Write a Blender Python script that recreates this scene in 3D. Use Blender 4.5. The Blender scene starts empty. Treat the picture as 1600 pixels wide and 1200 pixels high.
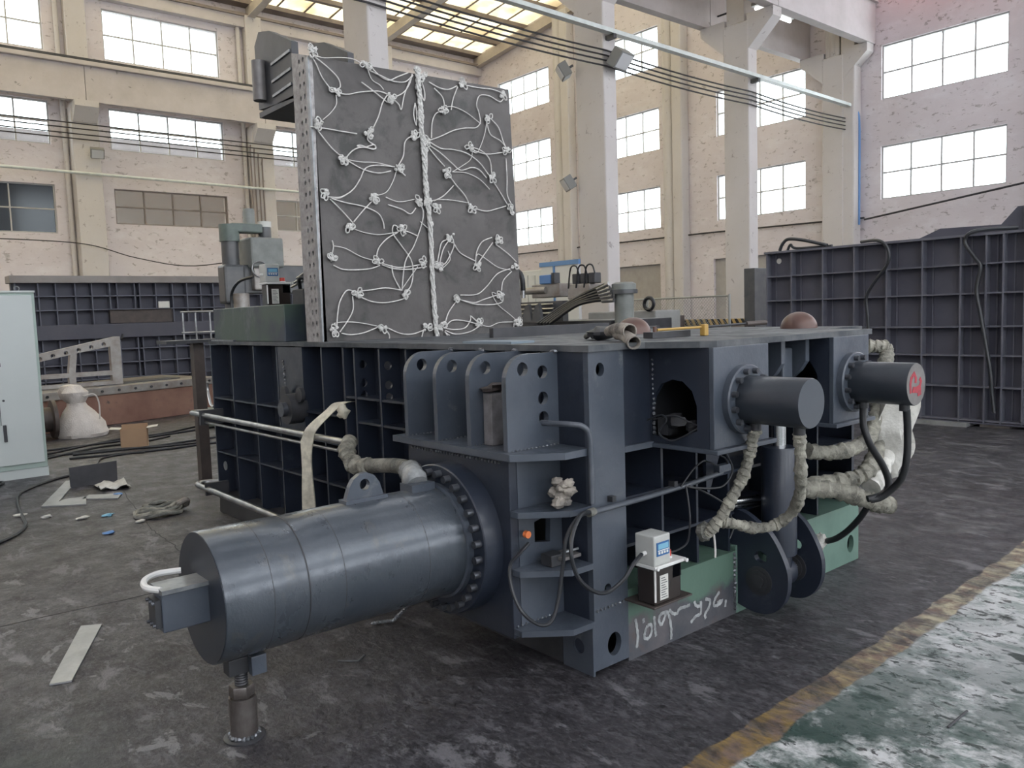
import bpy, math, random
from mathutils import Vector, Matrix
random.seed(7)
C = bpy.context.scene.collection
sc = bpy.context.scene
PI = math.pi
# ------------------------------------------------------------------ camera
cam = bpy.data.cameras.new('camera')
cam.sensor_width = 36.0
cam.lens = 1266.7 * 36 / 1600
cam.clip_end = 400
co = bpy.data.objects.new('camera', cam)
C.objects.link(co)
R = Matrix(((0.76256019, 0.08106952, -0.64181749), (-0.64606462, 0.04451469, -0.76198356), (-0.03320333, 0.9957139, 0.08632128)))
co.matrix_world = Matrix.Translation((-2.4639623, -2.42004755, 1.6)) @ R.to_4x4()
sc.camera = co
# ------------------------------------------------------------------ sky and exposure
w = bpy.data.worlds.new('overcast_sky'); sc.world = w; w.use_nodes = True
bg = w.node_tree.nodes['Background']
bg.inputs[0].default_value = (0.91, 0.96, 1.02, 1)
bg.inputs[1].default_value = 6.5
sc.view_settings.view_transform = 'Standard'
sc.view_settings.look = 'None'
sc.view_settings.gamma = 1.0
sc.view_settings.use_curve_mapping = False
sc.view_settings.exposure = 0.0
sc.cycles.use_denoising = True
sc.cycles.max_bounces = 7
sc.cycles.diffuse_bounces = 5
sc.cycles.transparent_max_bounces = 8
sc.cycles.sample_clamp_indirect = 6.0

# ------------------------------------------------------------------ materials
def mat(name, col, rough=0.5, metal=0.0, col2=None, scale=4.0, amt=0.5, bump=0.0, bscale=60.0, rough2=None,
        spot=None, spot_scale=10.0, spot_lo=0.62, spot_hi=0.68, stretch=(1, 1, 1), spec=0.5, spot2=None, spot2_scale=3.0, spot2_lo=.6, spot2_hi=.7, coat=0.0, zband=None):
    m = bpy.data.materials.new(name); m.use_nodes = True
    nt = m.node_tree; N = nt.nodes; L = nt.links
    b = N['Principled BSDF']
    b.inputs['Metallic'].default_value = metal
    b.inputs['Specular IOR Level'].default_value = spec
    tc = N.new('ShaderNodeTexCoord'); mp = N.new('ShaderNodeMapping'); mp.inputs['Scale'].default_value = stretch
    L.new(tc.outputs['Object'], mp.inputs['Vector'])
    def noise(s, d=5.0, r=0.6, dist=0.0):
        n = N.new('ShaderNodeTexNoise'); n.inputs['Scale'].default_value = s; n.inputs['Detail'].default_value = d
        n.inputs['Roughness'].default_value = r; n.inputs['Distortion'].default_value = dist
        L.new(mp.outputs[0], n.inputs['Vector']); return n
    def rng(src, lo, hi, a=0.0, bb=1.0):
        r = N.new('ShaderNodeMapRange'); r.inputs[1].default_value = lo; r.inputs[2].default_value = hi
        r.inputs[3].default_value = a; r.inputs[4].default_value = bb; L.new(src, r.inputs[0]); return r.outputs[0]
    def mix(fac, a, bb):
        x = N.new('ShaderNodeMix'); x.data_type = 'RGBA'; L.new(fac, x.inputs[0])
        for k, v in ((6, a), (7, bb)):
            if isinstance(v, tuple): x.inputs[k].default_value = (*v, 1)
            else: L.new(v, x.inputs[k])
        return x.outputs[2]
    cur = tuple(col)
    n1 = noise(scale)
    if col2: cur = mix(rng(n1.outputs[0], 0.5 - amt / 2, 0.5 + amt / 2), cur, tuple(col2))
    if spot:
        n2 = noise(spot_scale, 7.0, 0.68, 0.4); cur = mix(rng(n2.outputs[0], spot_lo, spot_hi), cur, tuple(spot))
    if spot2:
        n4 = noise(spot2_scale, 8.0, 0.7, 0.2); cur = mix(rng(n4.outputs[0], spot2_lo, spot2_hi), cur, tuple(spot2))
    if zband:
        sp_ = N.new('ShaderNodeSeparateXYZ'); L.new(tc.outputs['Object'], sp_.inputs[0]); nz = noise(7.0)
        ad = N.new('ShaderNodeMath'); ad.operation = 'MULTIPLY_ADD'; L.new(nz.outputs[0], ad.inputs[0]); ad.inputs[1].default_value = .22; L.new(sp_.outputs[2], ad.inputs[2])
        cur = mix(rng(ad.outputs[0], zband[0], zband[1]), cur, zband[2])
    if isinstance(cur, tuple): b.inputs['Base Color'].default_value = (*cur, 1)
    else: L.new(cur, b.inputs['Base Color'])
    if rough2 is not None:
        n5 = noise(scale * 2.3, 6.0, 0.65); L.new(rng(n5.outputs[0], 0.35, 0.65, rough, rough2), b.inputs['Roughness'])
    else: b.inputs['Roughness'].default_value = rough
    if coat:
        b.inputs['Coat Weight'].default_value = coat; b.inputs['Coat Roughness'].default_value = .22
    if bump:
        n3 = noise(bscale, 5.0, 0.6); bp = N.new('ShaderNodeBump'); bp.inputs['Strength'].default_value = bump
        bp.inputs['Distance'].default_value = 0.02; L.new(n3.outputs[0], bp.inputs['Height']); L.new(bp.outputs[0], b.inputs['Normal'])
    return m
M = {}
NAVY = (0.0125, 0.0175, 0.030)
M['navy'] = mat('navy_paint', NAVY, .38, 0, (0.019, 0.026, 0.042), 3.0, .5, .08, 25, rough2=.55, spot=(.045, .053, .066), spot_scale=6, spot_lo=.6, spot_hi=.75, coat=.35)
M['navy2'] = mat('worn_navy_paint', (0.045, 0.056, 0.075), .3, 0, (0.078, 0.092, 0.115), 2.2, .35, .1, 30, rough2=.6, spot=(.15, .16, .165), spot_scale=7, spot_lo=.62, spot_hi=.8, coat=.4)  # lighter navy copy: light on front faces put into the colour, plus wear
M['black'] = mat('chamber_black', (.012, .013, .016), .6)
M['cyl'] = mat('cylinder_paint', (.05, .062, .078), .24, .3, (.08, .093, .11), 2.6, .35, .12, 22, rough2=.4, spot=(.12, .116, .10), spot_scale=5, spot_lo=.58, spot_hi=.82, stretch=(1.4, 1, 1), spot2=(.2, .2, .2), spot2_scale=16, spot2_lo=.66, spot2_hi=.8, coat=.5)
M['cap'] = mat('cylinder_cap_paint', (.05, .06, .074), .42, 0, (.07, .08, .092), 3, .5)
M['jackm'] = mat('rusty_jack_steel', (.17, .155, .145), .38, .6, (.10, .085, .078), 12, .4, .2, 60)
M['billet'] = mat('scuffed_billet', (.25, .24, .245), .6, .1, (.14, .13, .13), 16, .4, .2, 40)
M['cyls'] = mat('side_cylinder_paint', (.020, .026, .035), .33, .1, (.032, .039, .050), 3, .4, .08, 25, rough2=.5, spot=(.07, .075, .08), spot_scale=9, spot_lo=.64, spot_hi=.8, coat=.3)
M['capd'] = mat('main_cap_paint', (.022, .028, .04), .4, 0, (.032, .038, .05), 3, .5)  # end face colour darkened to carry the shade on that side
M['deck'] = mat('deck_plate_steel', (.045, .052, .06), .45, 0, (.13, .135, .14), 4.0, .3, .1, 30, rough2=.75, spec=.3)
M['edge'] = mat('bare_steel_edge', (.3, .31, .32), .35, .6, (.14, .15, .16), 14, .4)
M['weld'] = mat('weld_metal', (.3, .31, .33), .35, .6, (.08, .09, .1), 60, .4)
M['lid'] = mat('lid_mill_steel', (.082, .076, .074), .55, .1, (.12, .112, .108), 2.4, .3, .12, 30, rough2=.75, spot=(.055, .055, .052), spot_scale=3, spot_lo=.52, spot_hi=.65, spot2=(.17, .16, .155), spot2_scale=9, spot2_lo=.68, spot2_hi=.82)
M['flame'] = mat('flame_cut_steel', (.40, .385, .38), .5, .2, (.22, .21, .205), 24, .35, .25, 50, spot=(.1, .095, .09), spot_scale=35, spot_lo=.6, spot_hi=.72)
M['dark'] = mat('dark_steel', (.03, .032, .036), .45, .2, (.06, .06, .065), 5, .4)
M['bolt'] = mat('black_oxide_bolt', (.06, .066, .078), .28, .5, (.11, .115, .13), 30, .4)
M['chrome'] = mat('chrome_rod', (.62, .63, .64), .14, 1.0)
M['pipe'] = mat('bare_steel_pipe', (.42, .43, .43), .28, .85, (.2, .2, .2), 10, .4)
M['ppipe'] = mat('painted_pipe', (.075, .087, .105), .3, 0, (.11, .12, .14), 12, .4)
M['rope'] = mat('white_cord', (.74, .72, .69), .8, 0, (.5, .48, .46), 40, .5)
M['putty'] = mat('white_putty', (.72, .71, .68), .75, 0, (.42, .41, .39), 60, .4, .4, 120)
M['wrap'] = mat('canvas_hose_wrap', (.40, .385, .32), .85, 0, (.17, .165, .14), 16, .3, .5, 60, spot=(.09, .088, .075), spot_scale=14, spot_lo=.56, spot_hi=.68)
M['wrapg'] = mat('grey_hose_wrap', (.085, .088, .08), .6, 0, (.26, .255, .22), 9, .25, .5, 60)
M['cloth'] = mat('white_cloth', (.7, .69, .64), .85, 0, (.42, .41, .37), 8, .4, .4, 40)
M['strap'] = mat('cream_webbing', (.72, .68, .55), .8, 0, (.42, .39, .31), 20, .4, .2, 200)
M['hose'] = mat('black_rubber', (.015, .016, .018), .38)
M['cable'] = mat('grey_black_cable', (.022, .024, .028), .35)
M['wire'] = mat('overhead_cable', (.03, .028, .03), .6)
M['pumpw'] = mat('pump_housing', (.52, .53, .5), .45, 0, (.42, .43, .41), 8, .4)
M['blue'] = mat('control_panel_blue', (.03, .12, .3), .35)
M['lcd'] = mat('display_window', (.2, .45, .6), .3)
M['white'] = mat('white_plastic', (.7, .7, .68), .4)
M['red'] = mat('red_cap', (.6, .06, .04), .4)
M['redp'] = mat('red_marker_paint', (.55, .03, .05), .7, 0, (.18, .05, .06), 40, .6)
M['whp'] = mat('white_marker_paint', (.5, .52, .52), .8, 0, (.16, .17, .17), 22, .5)
M['smoke'] = mat('smoked_reservoir', (.028, .022, .02), .2)
M['label'] = mat('printed_label', (.62, .62, .58), .6)
M['ink'] = mat('label_ink', (.12, .12, .12), .6)
M['rust'] = mat('rusty_dome', (.085, .048, .04), .38, .1, (.14, .075, .058), 6, .5)
M['rustplate'] = mat('red_brown_primer', (.16, .075, .055), .65, 0, (.25, .14, .1), 2.0, .4, .1, 20, spot=(.1, .07, .06), spot_scale=4)
M['machined'] = mat('machined_steel', (.36, .35, .33), .4, .5, (.22, .19, .17), 5, .4)
M['brownplate'] = mat('brown_steel_plate', (.055, .045, .042), .5, .2, (.1, .08, .07), 8, .5)
M['greenbase'] = mat('patchy_green_primer_base', (.12, .112, .118), .35, 0, (.06, .068, .08), 2.2, .2, .08, 20, rough2=.6, spot=(.11, .085, .08), spot_scale=4, spot_lo=.55, spot_hi=.68, zband=(.27, .31, (.10, .17, .13)))
M['greenbase2'] = mat('green_primer', (.17, .27, .22), .4, 0, (.12, .2, .165), 3, .3, spot=(.22, .25, .22), spot_scale=5)
M['tankpaint'] = mat('patched_tank_paint', (.035, .045, .06), .45, 0, (.055, .085, .065), 1.5, .12, spot=(.1, .12, .12), spot_scale=1.3, spot_lo=.55, spot_hi=.62)
M['blotch'] = mat('bare_grey_steel', (.24, .23, .22), .5, .4, (.14, .13, .13), 9, .5)
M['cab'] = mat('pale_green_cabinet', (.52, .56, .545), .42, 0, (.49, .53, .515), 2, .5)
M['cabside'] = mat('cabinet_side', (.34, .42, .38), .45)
M['card'] = mat('cardboard', (.36, .235, .14), .8, 0, (.32, .2, .12), 6, .5)
M['bag'] = mat('woven_sack', (.64, .60, .56), .8, 0, (.5, .46, .43), 9, .5, .5, 50)
M['sheet'] = mat('clear_plastic_sheet', (.36, .37, .37), .25, .0, (.14, .15, .155), 7, .3, .6, 14)
M['galv'] = mat('grey_metal_offcut', (.42, .43, .43), .4, .5, (.27, .28, .28), 6, .4, .1, 30)
M['drillg'] = mat('machine_tool_green', (.13, .17, .145), .4, 0, (.09, .11, .1), 6, .4)
M['drillw'] = mat('machine_tool_grey', (.22, .235, .22), .45, 0, (.15, .16, .15), 6, .4)
M['drilld'] = mat('machine_tool_dark', (.06, .065, .07), .3, 0, (.1, .1, .1), 6, .4)
M['yellow'] = mat('yellow_plastic', (.45, .28, .07), .4)
M['glove'] = mat('dirty_canvas_glove', (.4, .36, .31), .85, 0, (.13, .12, .11), 9, .25, .5, 60)
M['b2'] = mat('dark_blue_grey_primer', (.058, .060, .084), .6, 0, (.082, .082, .106), 2.5, .5, .08, 20)
M['b2f'] = mat('dark_blue_grey_ribs', (.09, .094, .12), .5, 0, (.14, .14, .165), 6, .5)
M['b3'] = mat('far_blue_primer', (.055, .057, .08), .6, 0, (.08, .08, .1), 2.0, .5)
M['b3f'] = mat('far_blue_ribs', (.12, .127, .16), .6)
M['b3t'] = mat('far_top_flange', (.28, .26, .25), .6, 0, (.2, .18, .17), 2, .5)
M['tray'] = mat('white_painted_channel', (.62, .66, .64), .35, 0, (.5, .54, .52), 6, .4)
M['paintsteel'] = mat('cream_painted_steel', (.5, .45, .4), .6, 0, (.4, .36, .32), 3, .5)
M['purlin'] = mat('brown_grey_purlin', (.17, .14, .13), .6, 0, (.24, .2, .18), 2, .4)
M['lampbody'] = mat('grey_lamp_housing', (.2, .2, .19), .5)
M['lampglass'] = mat('lamp_glass', (.55, .56, .57), .1)
M['frame'] = mat('window_frame_paint', (.42, .41, .4), .6)
M['concrete'] = mat('raw_concrete', (.3, .3, .29), .8, 0, (.22, .22, .21), 3, .5, .2, 20)
M['greydoor'] = mat('grey_panel', (.4, .38, .36), .8, 0, (.33, .31, .29), 3, .4)
M['hazy'] = mat('hazard_yellow', (.6, .42, .16), .6)
M['hazk'] = mat('hazard_black', (.03, .03, .03), .6)
M['fence'] = mat('galvanised_fence', (.3, .31, .3), .5, .3)
M['shim'] = mat('pale_blue_shim', (.2, .25, .29), .5)
M['white_cab'] = mat('white_cabinet', (.6, .62, .63), .5)
M['blue_trim'] = mat('blue_trim', (.12, .25, .5), .5)
M['wood'] = mat('grey_wood_offcut', (.3, .28, .26), .8, 0, (.2, .18, .17), 20, .5, stretch=(1, 1, .15))
M['outside'] = mat('neighbour_wall', (.30, .27, .26), .9, 0, (.22, .2, .19), .6, .5)
# plaster: pinkish grey with flaked blotches and faint horizontal rolling marks
PL = dict(col2=(.66, .615, .63), scale=.35, amt=.5, bump=.25, bscale=5, spot=(.36, .325, .32), spot_scale=4.0, spot_lo=.585, spot_hi=.63, spot2=(.70, .675, .69), spot2_scale=1.1, spot2_lo=.5, spot2_hi=.75)
M['wall'] = mat('flaking_plaster', (.58, .53, .545), .9, 0, stretch=(1, 1, 1.9), **PL)
M['colm'] = mat('painted_concrete_column', (.50, .47, .45), .85, 0, (.56, .535, .525), .8, .5, .2, 8, spot=(.33, .3, .29), spot_scale=5, spot_lo=.62, spot_hi=.66)
M['beam'] = mat('painted_concrete_beam', (.56, .52, .52), .85, 0, (.45, .42, .41), 1.5, .5, .2, 8, spot=(.25, .23, .22), spot_scale=5, spot_lo=.64, spot_hi=.68)

def glass(name, tint, alpha, rough=.05):
    m = bpy.data.materials.new(name); m.use_nodes = True; nt = m.node_tree; N = nt.nodes; L = nt.links
    N.clear(); o = N.new('ShaderNodeOutputMaterial'); t = N.new('ShaderNodeBsdfTransparent'); t.inputs[0].default_value = (*tint, 1)
    g = N.new('ShaderNodeBsdfGlossy'); g.inputs['Roughness'].default_value = rough; g.inputs[0].default_value = (.8, .85, .85, 1)
    x = N.new('ShaderNodeMixShader'); x.inputs[0].default_value = alpha
    L.new(t.outputs[0], x.inputs[1]); L.new(g.outputs[0], x.inputs[2]); L.new(x.outputs[0], o.inputs[0]); return m
M['glass'] = glass('window_glass', (.93, .96, .95), .06)
M['glass_d'] = glass('dark_hall_glass', (.09, .105, .14), .05, .12)
M['glass_f'] = glass('dusty_olive_glass', (.62, .58, .50), .08, .25)
lm = bpy.data.materials.new('lit_tube'); lm.use_nodes = True; lm.node_tree.nodes['Principled BSDF'].inputs['Emission Color'].default_value = (1, 1, 1, 1); lm.node_tree.nodes['Principled BSDF'].inputs['Emission Strength'].default_value = 6; M['lit'] = lm  # emission stands in for bright daylight beyond the girder
def translucent(name, col, col2):
    m = bpy.data.materials.new(name); m.use_nodes = True; nt = m.node_tree; N = nt.nodes; L = nt.links
    N.clear(); o = N.new('ShaderNodeOutputMaterial'); t = N.new('ShaderNodeBsdfTranslucent'); d = N.new('ShaderNodeBsdfDiffuse')
    tc = N.new('ShaderNodeTexCoord'); n = N.new('ShaderNodeTexNoise'); n.inputs['Scale'].default_value = .9; n.inputs['Detail'].default_value = 7
    L.new(tc.outputs['Object'], n.inputs['Vector'])
    r = N.new('ShaderNodeMapRange'); r.inputs[1].default_value = .35; r.inputs[2].default_value = .65; L.new(n.outputs[0], r.inputs[0])
    c = N.new('ShaderNodeMix'); c.data_type = 'RGBA'; c.inputs[6].default_value = (*col, 1); c.inputs[7].default_value = (*col2, 1)
    L.new(r.outputs[0], c.inputs[0]); L.new(c.outputs[2], t.inputs[0]); L.new(c.outputs[2], d.inputs[0])
    x = N.new('ShaderNodeMixShader'); x.inputs[0].default_value = .3
    L.new(t.outputs[0], x.inputs[1]); L.new(d.outputs[0], x.inputs[2]); L.new(x.outputs[0], o.inputs[0]); return m
M['skyroof'] = translucent('yellowed_roof_sheet', (.93, .87, .70), (.60, .52, .38))

def floor_material():
    m = bpy.data.materials.new('oily_painted_floor'); m.use_nodes = True; nt = m.node_tree; N = nt.nodes; L = nt.links
    b = N['Principled BSDF']; tc = N.new('ShaderNodeNewGeometry'); sep = N.new('ShaderNodeSeparateXYZ'); L.new(tc.outputs['Position'], sep.inputs[0])
    def noise(s, d=6, r=.6, dist=0, st=(1, 1, 1), rot=0):
        mp = N.new('ShaderNodeMapping'); mp.inputs['Scale'].default_value = st; mp.inputs['Rotation'].default_value = (0, 0, rot); L.new(tc.outputs['Position'], mp.inputs[0])
        n = N.new('ShaderNodeTexNoise'); n.inputs['Scale'].default_value = s; n.inputs['Detail'].default_value = d; n.inputs['Roughness'].default_value = r
        n.inputs['Distortion'].default_value = dist; L.new(mp.outputs[0], n.inputs['Vector']); return n.outputs[0]
    def rng(src, lo, hi, a=0., bb=1.):
        r = N.new('ShaderNodeMapRange'); r.inputs[1].default_value = lo; r.inputs[2].default_value = hi; r.inputs[3].default_value = a; r.inputs[4].default_value = bb
        L.new(src, r.inputs[0]); return r.outputs[0]
    def ma(op, a, c):
        x = N.new('ShaderNodeMath'); x.operation = op
        for k, v in ((0, a), (1, c)):
            if isinstance(v, (int, float)): x.inputs[k].default_value = v
            else: L.new(v, x.inputs[k])
        return x.outputs[0]
    def mix(f, a, c):
        x = N.new('ShaderNodeMix'); x.data_type = 'RGBA'; L.new(f, x.inputs[0])
        for k, v in ((6, a), (7, c)):
            if isinstance(v, tuple): x.inputs[k].default_value = (*v, 1)
            else: L.new(v, x.inputs[k])
        return x.outputs[2]
    X, Y = sep.outputs[0], sep.outputs[1]
    wob = rng(noise(2.2, 5), .3, .7, -.025, .025)
    base = mix(rng(noise(.9, 6), .35, .65), (.020, .0185, .0215), (.043, .040, .046))
    base = mix(rng(noise(14, 7, .75, .6, (1, .45, 1), .5), .50, .66, 0, .9), base, (.105, .10, .11))
    base = mix(rng(noise(55, 5, .7, .3, (1, .5, 1), .5), .50, .66, 0, .6), base, (.12, .115, .125))
    base = mix(rng(noise(38, 5, .7, .3, (1, .5, 1), .5), .54, .62, 0, .8), base, (.012, .011, .013))
    base = mix(rng(noise(5, 9, .72, .3, (1, .5, 1), .6), .57, .62, 0, .75), base, (.17, .165, .175))
    # green paint survives left and right of the dark working area
    gl = ma('MULTIPLY', rng(ma('SUBTRACT', ma('MULTIPLY', X, -1.), ma('MULTIPLY', Y, .25)), 1.3, 2.1), rng(noise(1.6, 7), .42, .56))
    base = mix(gl, base, (.022, .034, .032))
    base = mix(ma('MULTIPLY', rng(noise(7, 8, .7, .5, (1, .6, 1), .5), .60, .63), rng(ma('SUBTRACT', ma('MULTIPLY', X, -1.), ma('MULTIPLY', Y, .12)), .6, 1.2)), base, (.17, .17, .175))
    # walkway right of the yellow line: pale wear plus painted window sheen
    line = ma('SUBTRACT', Y, ma('ADD', ma('MULTIPLY', X, .03), -.762))      # signed distance from the line's centre
    line = ma('ADD', line, wob)
    walk = mix(rng(noise(1.3, 7, .65), .36, .62), (.10, .155, .135), (.42, .45, .44))
    walk = mix(rng(noise(9, 9, .7, .4, (1, .6, 1), .6), .42, .54), walk, (.60, .61, .61))
    walk = mix(rng(noise(8, 9, .74, .5, (1, .5, 1), .5), .58, .63), walk, (.03, .032, .032))
    walk = mix(rng(noise(24, 6, .68, .3, (1, .5, 1), .5), .565, .60, 0, .9), walk, (.035, .034, .034))
    walk = mix(ma('MULTIPLY', rng(X, .2, 2.2, 1, 0), rng(noise(2.8, 9, .7), .40, .52)), walk, (.035, .065, .056))
    wf = rng(line, -.07, -.05, 1, 0)
    cur = mix(wf, base, walk)
    # scuffed band beyond the line further down the hall
    far = ma('MULTIPLY', rng(X, 2.2, 3.6), rng(noise(6, 9, .72, .5, (1, .5, 1)), .5, .62, 0, .55))
    cur = mix(far, cur, (.16, .16, .16))
    yl = ma('MULTIPLY', rng(ma('ABSOLUTE', line, 0), .058, .066, 1, 0), rng(noise(9, 9, .75, .6, (1, .5, 1), .4), .40, .60, 1, .12))
    yel = mix(rng(X, .2, 1.6), (.28, .185, .06), (.46, .41, .28))
    yel = mix(rng(noise(11, 6), .45, .6), yel, (.22, .15, .11))
    cur = mix(yl, cur, yel)
    L.new(cur, b.inputs['Base Color'])
    L.new(ma('SUBTRACT', rng(noise(4, 7, .7), .35, .65, .30, .62), ma('MULTIPLY', wf, .08)), b.inputs['Roughness'])
    bp = N.new('ShaderNodeBump'); bp.inputs['Strength'].default_value = .6; bp.inputs['Distance'].default_value = .014
    L.new(ma('ADD', noise(26, 8, .7, .4, (1, .6, 1), .5), ma('MULTIPLY', noise(6, 6), .8)), bp.inputs['Height']); L.new(bp.outputs[0], b.inputs['Normal'])
    return m
M['floor'] = floor_material()

# ------------------------------------------------------------------ mesh helpers (all coordinates in metres, world axes)
class MB:
    def __init__(s): s.v = []; s.f = []; s.sm = []
    def add(s, vs, fs, smooth=False):
        n = len(s.v); s.v += [Vector(p) for p in vs]
        for f in fs: s.f.append([n + i for i in f]); s.sm.append(smooth)
        return s
    def box(s, x0, x1, y0, y1, z0, z1):
        vs = [(x, y, z) for x in (x0, x1) for y in (y0, y1) for z in (z0, z1)]
        return s.add(vs, [(0, 1, 3, 2), (4, 6, 7, 5), (0, 4, 5, 1), (2, 3, 7, 6), (0, 2, 6, 4), (1, 5, 7, 3)])
    def hexa(s, a):  # 8 corners: bottom 4 then top 4
        return s.add(a, [(3, 2, 1, 0), (4, 5, 6, 7), (0, 1, 5, 4), (1, 2, 6, 5), (2, 3, 7, 6), (3, 0, 4, 7)])
    def bar(s, p0, p1, a, b, up=(0, 0, 1)):  # rectangular bar, width a sideways, b along up
        p0, p1 = Vector(p0), Vector(p1); d = (p1 - p0).normalized(); u = Vector(up); sd = d.cross(u)
        if sd.length < 1e-4: sd = d.cross(Vector((1, 0, 0)))
        sd.normalize(); u = sd.cross(d).normalized(); A = sd * a / 2; B = u * b / 2
        return s.hexa([p0 - A - B, p0 + A - B, p1 + A - B, p1 - A - B, p0 - A + B, p0 + A + B, p1 + A + B, p1 - A + B])
    def cyl(s, p0, p1, r, n=24, r1=None, caps=True, smooth=True):
        p0, p1 = Vector(p0), Vector(p1); d = (p1 - p0).normalized(); t = Vector((0, 0, 1)) if abs(d.z) < .9 else Vector((1, 0, 0))
        a = d.cross(t).normalized(); b = d.cross(a); r1 = r if r1 is None else r1; vs = []
        for k in range(n):
            q = 2 * PI * k / n; e = a * math.cos(q) + b * math.sin(q); vs += [p0 + e * r, p1 + e * r1]
        s.add(vs, [(2 * k, 2 * k + 1, 2 * ((k + 1) % n) + 1, 2 * ((k + 1) % n)) for k in range(n)], smooth)
        if caps:
            s.add(vs[0::2], [tuple(range(n))]); s.add(vs[1::2], [tuple(reversed(range(n)))])
        return s
    def tube(s, pts, r, n=8, rf=None, smooth=True, wrap=0):
        P = [Vector(p) for p in pts]; m = len(P); vs = []; pa = None
        for i, p in enumerate(P):
            d = (P[min(i + 1, m - 1)] - P[max(i - 1, 0)])
            d = d.normalized() if d.length > 1e-9 else Vector((0, 0, 1))
            if pa is None:
                t = Vector((0, 0, 1)) if abs(d.z) < .9 else Vector((1, 0, 0)); a = d.cross(t).normalized()
            else:
                a = pa - d * pa.dot(d); a = a.normalized() if a.length > 1e-6 else pa
            pa = a; b = d.cross(a); rr = rf(i, m) * r if rf else r
            for k in range(n):
                q = 2 * PI * k / n; vs.append(p + (a * math.cos(q) + b * math.sin(q)) * rr * (1 + wrap * (((i * .21 + k / n) % 1.0) - .5) if wrap else 1))
        fs = [(i * n + k, i * n + (k + 1) % n, (i + 1) * n + (k + 1) % n, (i + 1) * n + k) for i in range(m - 1) for k in range(n)]
        s.add(vs, fs, smooth); s.add(vs[:n], [tuple(reversed(range(n)))]); s.add(vs[-n:], [tuple(range(n))]); return s
    def lathe(s, prof, origin, axis=(0, 0, 1), n=28):
        o = Vector(origin); d = Vector(axis).normalized(); t = Vector((0, 0, 1)) if abs(d.z) < .9 else Vector((1, 0, 0))
        a = d.cross(t).normalized(); b = d.cross(a); vs = []
        for r, h in prof:
            for k in range(n):
                q = 2 * PI * k / n; vs.append(o + d * h + (a * math.cos(q) + b * math.sin(q)) * max(r, 1e-4))
        m = len(prof); s.add(vs, [(i * n + k, i * n + (k + 1) % n, (i + 1) * n + (k + 1) % n, (i + 1) * n + k) for i in range(m - 1) for k in range(n)], True)
        return s
    def blob(s, c, r, sc_=(1, 1, 1), seed=0, n=8, amp=.25):
        rn = random.Random(seed); vs = []; c = Vector(c); rows = max(4, n * 3 // 4)
        for i in range(rows + 1):
            th = PI * i / rows
            for k in range(n):
                ph = 2 * PI * k / n; q = 1 + (rn.random() - .5) * 2 * amp if 0 < i < rows else 1
                vs.append(c + Vector((math.sin(th) * math.cos(ph) * sc_[0], math.sin(th) * math.sin(ph) * sc_[1], math.cos(th) * sc_[2])) * r * q)
        return s.add(vs, [(i * n + k, (i + 1) * n + k, (i + 1) * n + (k + 1) % n, i * n + (k + 1) % n) for i in range(rows) for k in range(n)], True)

WL = {}
def tag(o, label=None, cat=None, group=None, kind=None):
    if label: o['label'] = label
    if cat: o['category'] = cat
    if group: o['group'] = group
    if kind: o['kind'] = kind
    return o
def empty(name, loc, label=None, cat=None, group=None, kind=None):
    o = bpy.data.objects.new(name, None); C.objects.link(o); o.location = loc; o.empty_display_size = .1
    WL[o.name] = Vector(loc); return tag(o, label, cat, group, kind)
def build(name, mb, m, parent=None, label=None, cat=None, group=None, kind=None, bevel=0.0, sub=0):
    if parent is not None: org = WL[parent.name]
    else:
        xs = [p.x for p in mb.v]; ys = [p.y for p in mb.v]; org = Vector(((min(xs) + max(xs)) / 2, (min(ys) + max(ys)) / 2, min(p.z for p in mb.v)))
    me = bpy.data.meshes.new(name); me.from_pydata([p - org for p in mb.v], [], mb.f); me.update()
    me.polygons.foreach_set('use_smooth', mb.sm)
    if any(mb.sm): me.set_sharp_from_angle(angle=.7)
    me.materials.append(M[m] if isinstance(m, str) else m)
    o = bpy.data.objects.new(name, me); C.objects.link(o)
    if parent is None: o.location = org
    else: o.parent = parent
    WL[o.name] = org
    if bevel:
        b = o.modifiers.new('bevel', 'BEVEL'); b.width = bevel; b.segments = 2; b.limit_method = 'ANGLE'; b.angle_limit = .7
    if sub:
        b = o.modifiers.new('sub', 'SUBSURF'); b.levels = sub; b.render_levels = sub
    return tag(o, label, cat, group, kind)
def plate(outline, holes, plane, c, t):
    """flat plate with holes; plane 'x','y','z' = its normal axis, c = coordinate of the near face, t = thickness along +axis; outline in the two other axes"""
    cu = bpy.data.curves.new('tmp', 'CURVE'); cu.dimensions = '2D'; cu.fill_mode = 'BOTH'; cu.extrude = t / 2
    for ring in [outline] + holes:
        sp = cu.splines.new('POLY'); sp.points.add(len(ring) - 1); sp.use_cyclic_u = True
        for i, (a, b) in enumerate(ring): sp.points[i].co = (a, b, 0, 1)
    o = bpy.data.objects.new('tmp', cu); C.objects.link(o); dg = bpy.context.evaluated_depsgraph_get()
    me = bpy.data.meshes.new_from_object(o.evaluated_get(dg)); mb = MB(); vs = []
    for v in me.vertices:
        a, b, h = v.co; h = c + t / 2 + h
        vs.append({'x': (h, a, b), 'y': (a, h, b), 'z': (a, b, h)}[plane])
    mb.add(vs, [tuple(p.vertices) for p in me.polygons])
    bpy.data.objects.remove(o); bpy.data.curves.remove(cu); bpy.data.meshes.remove(me); return mb
def circ(a, b, r, n=20, r2=None):
    r2 = r2 or r; return [(a + r * math.cos(2 * PI * k / n), b + r2 * math.sin(2 * PI * k / n)) for k in range(n)]
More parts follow.
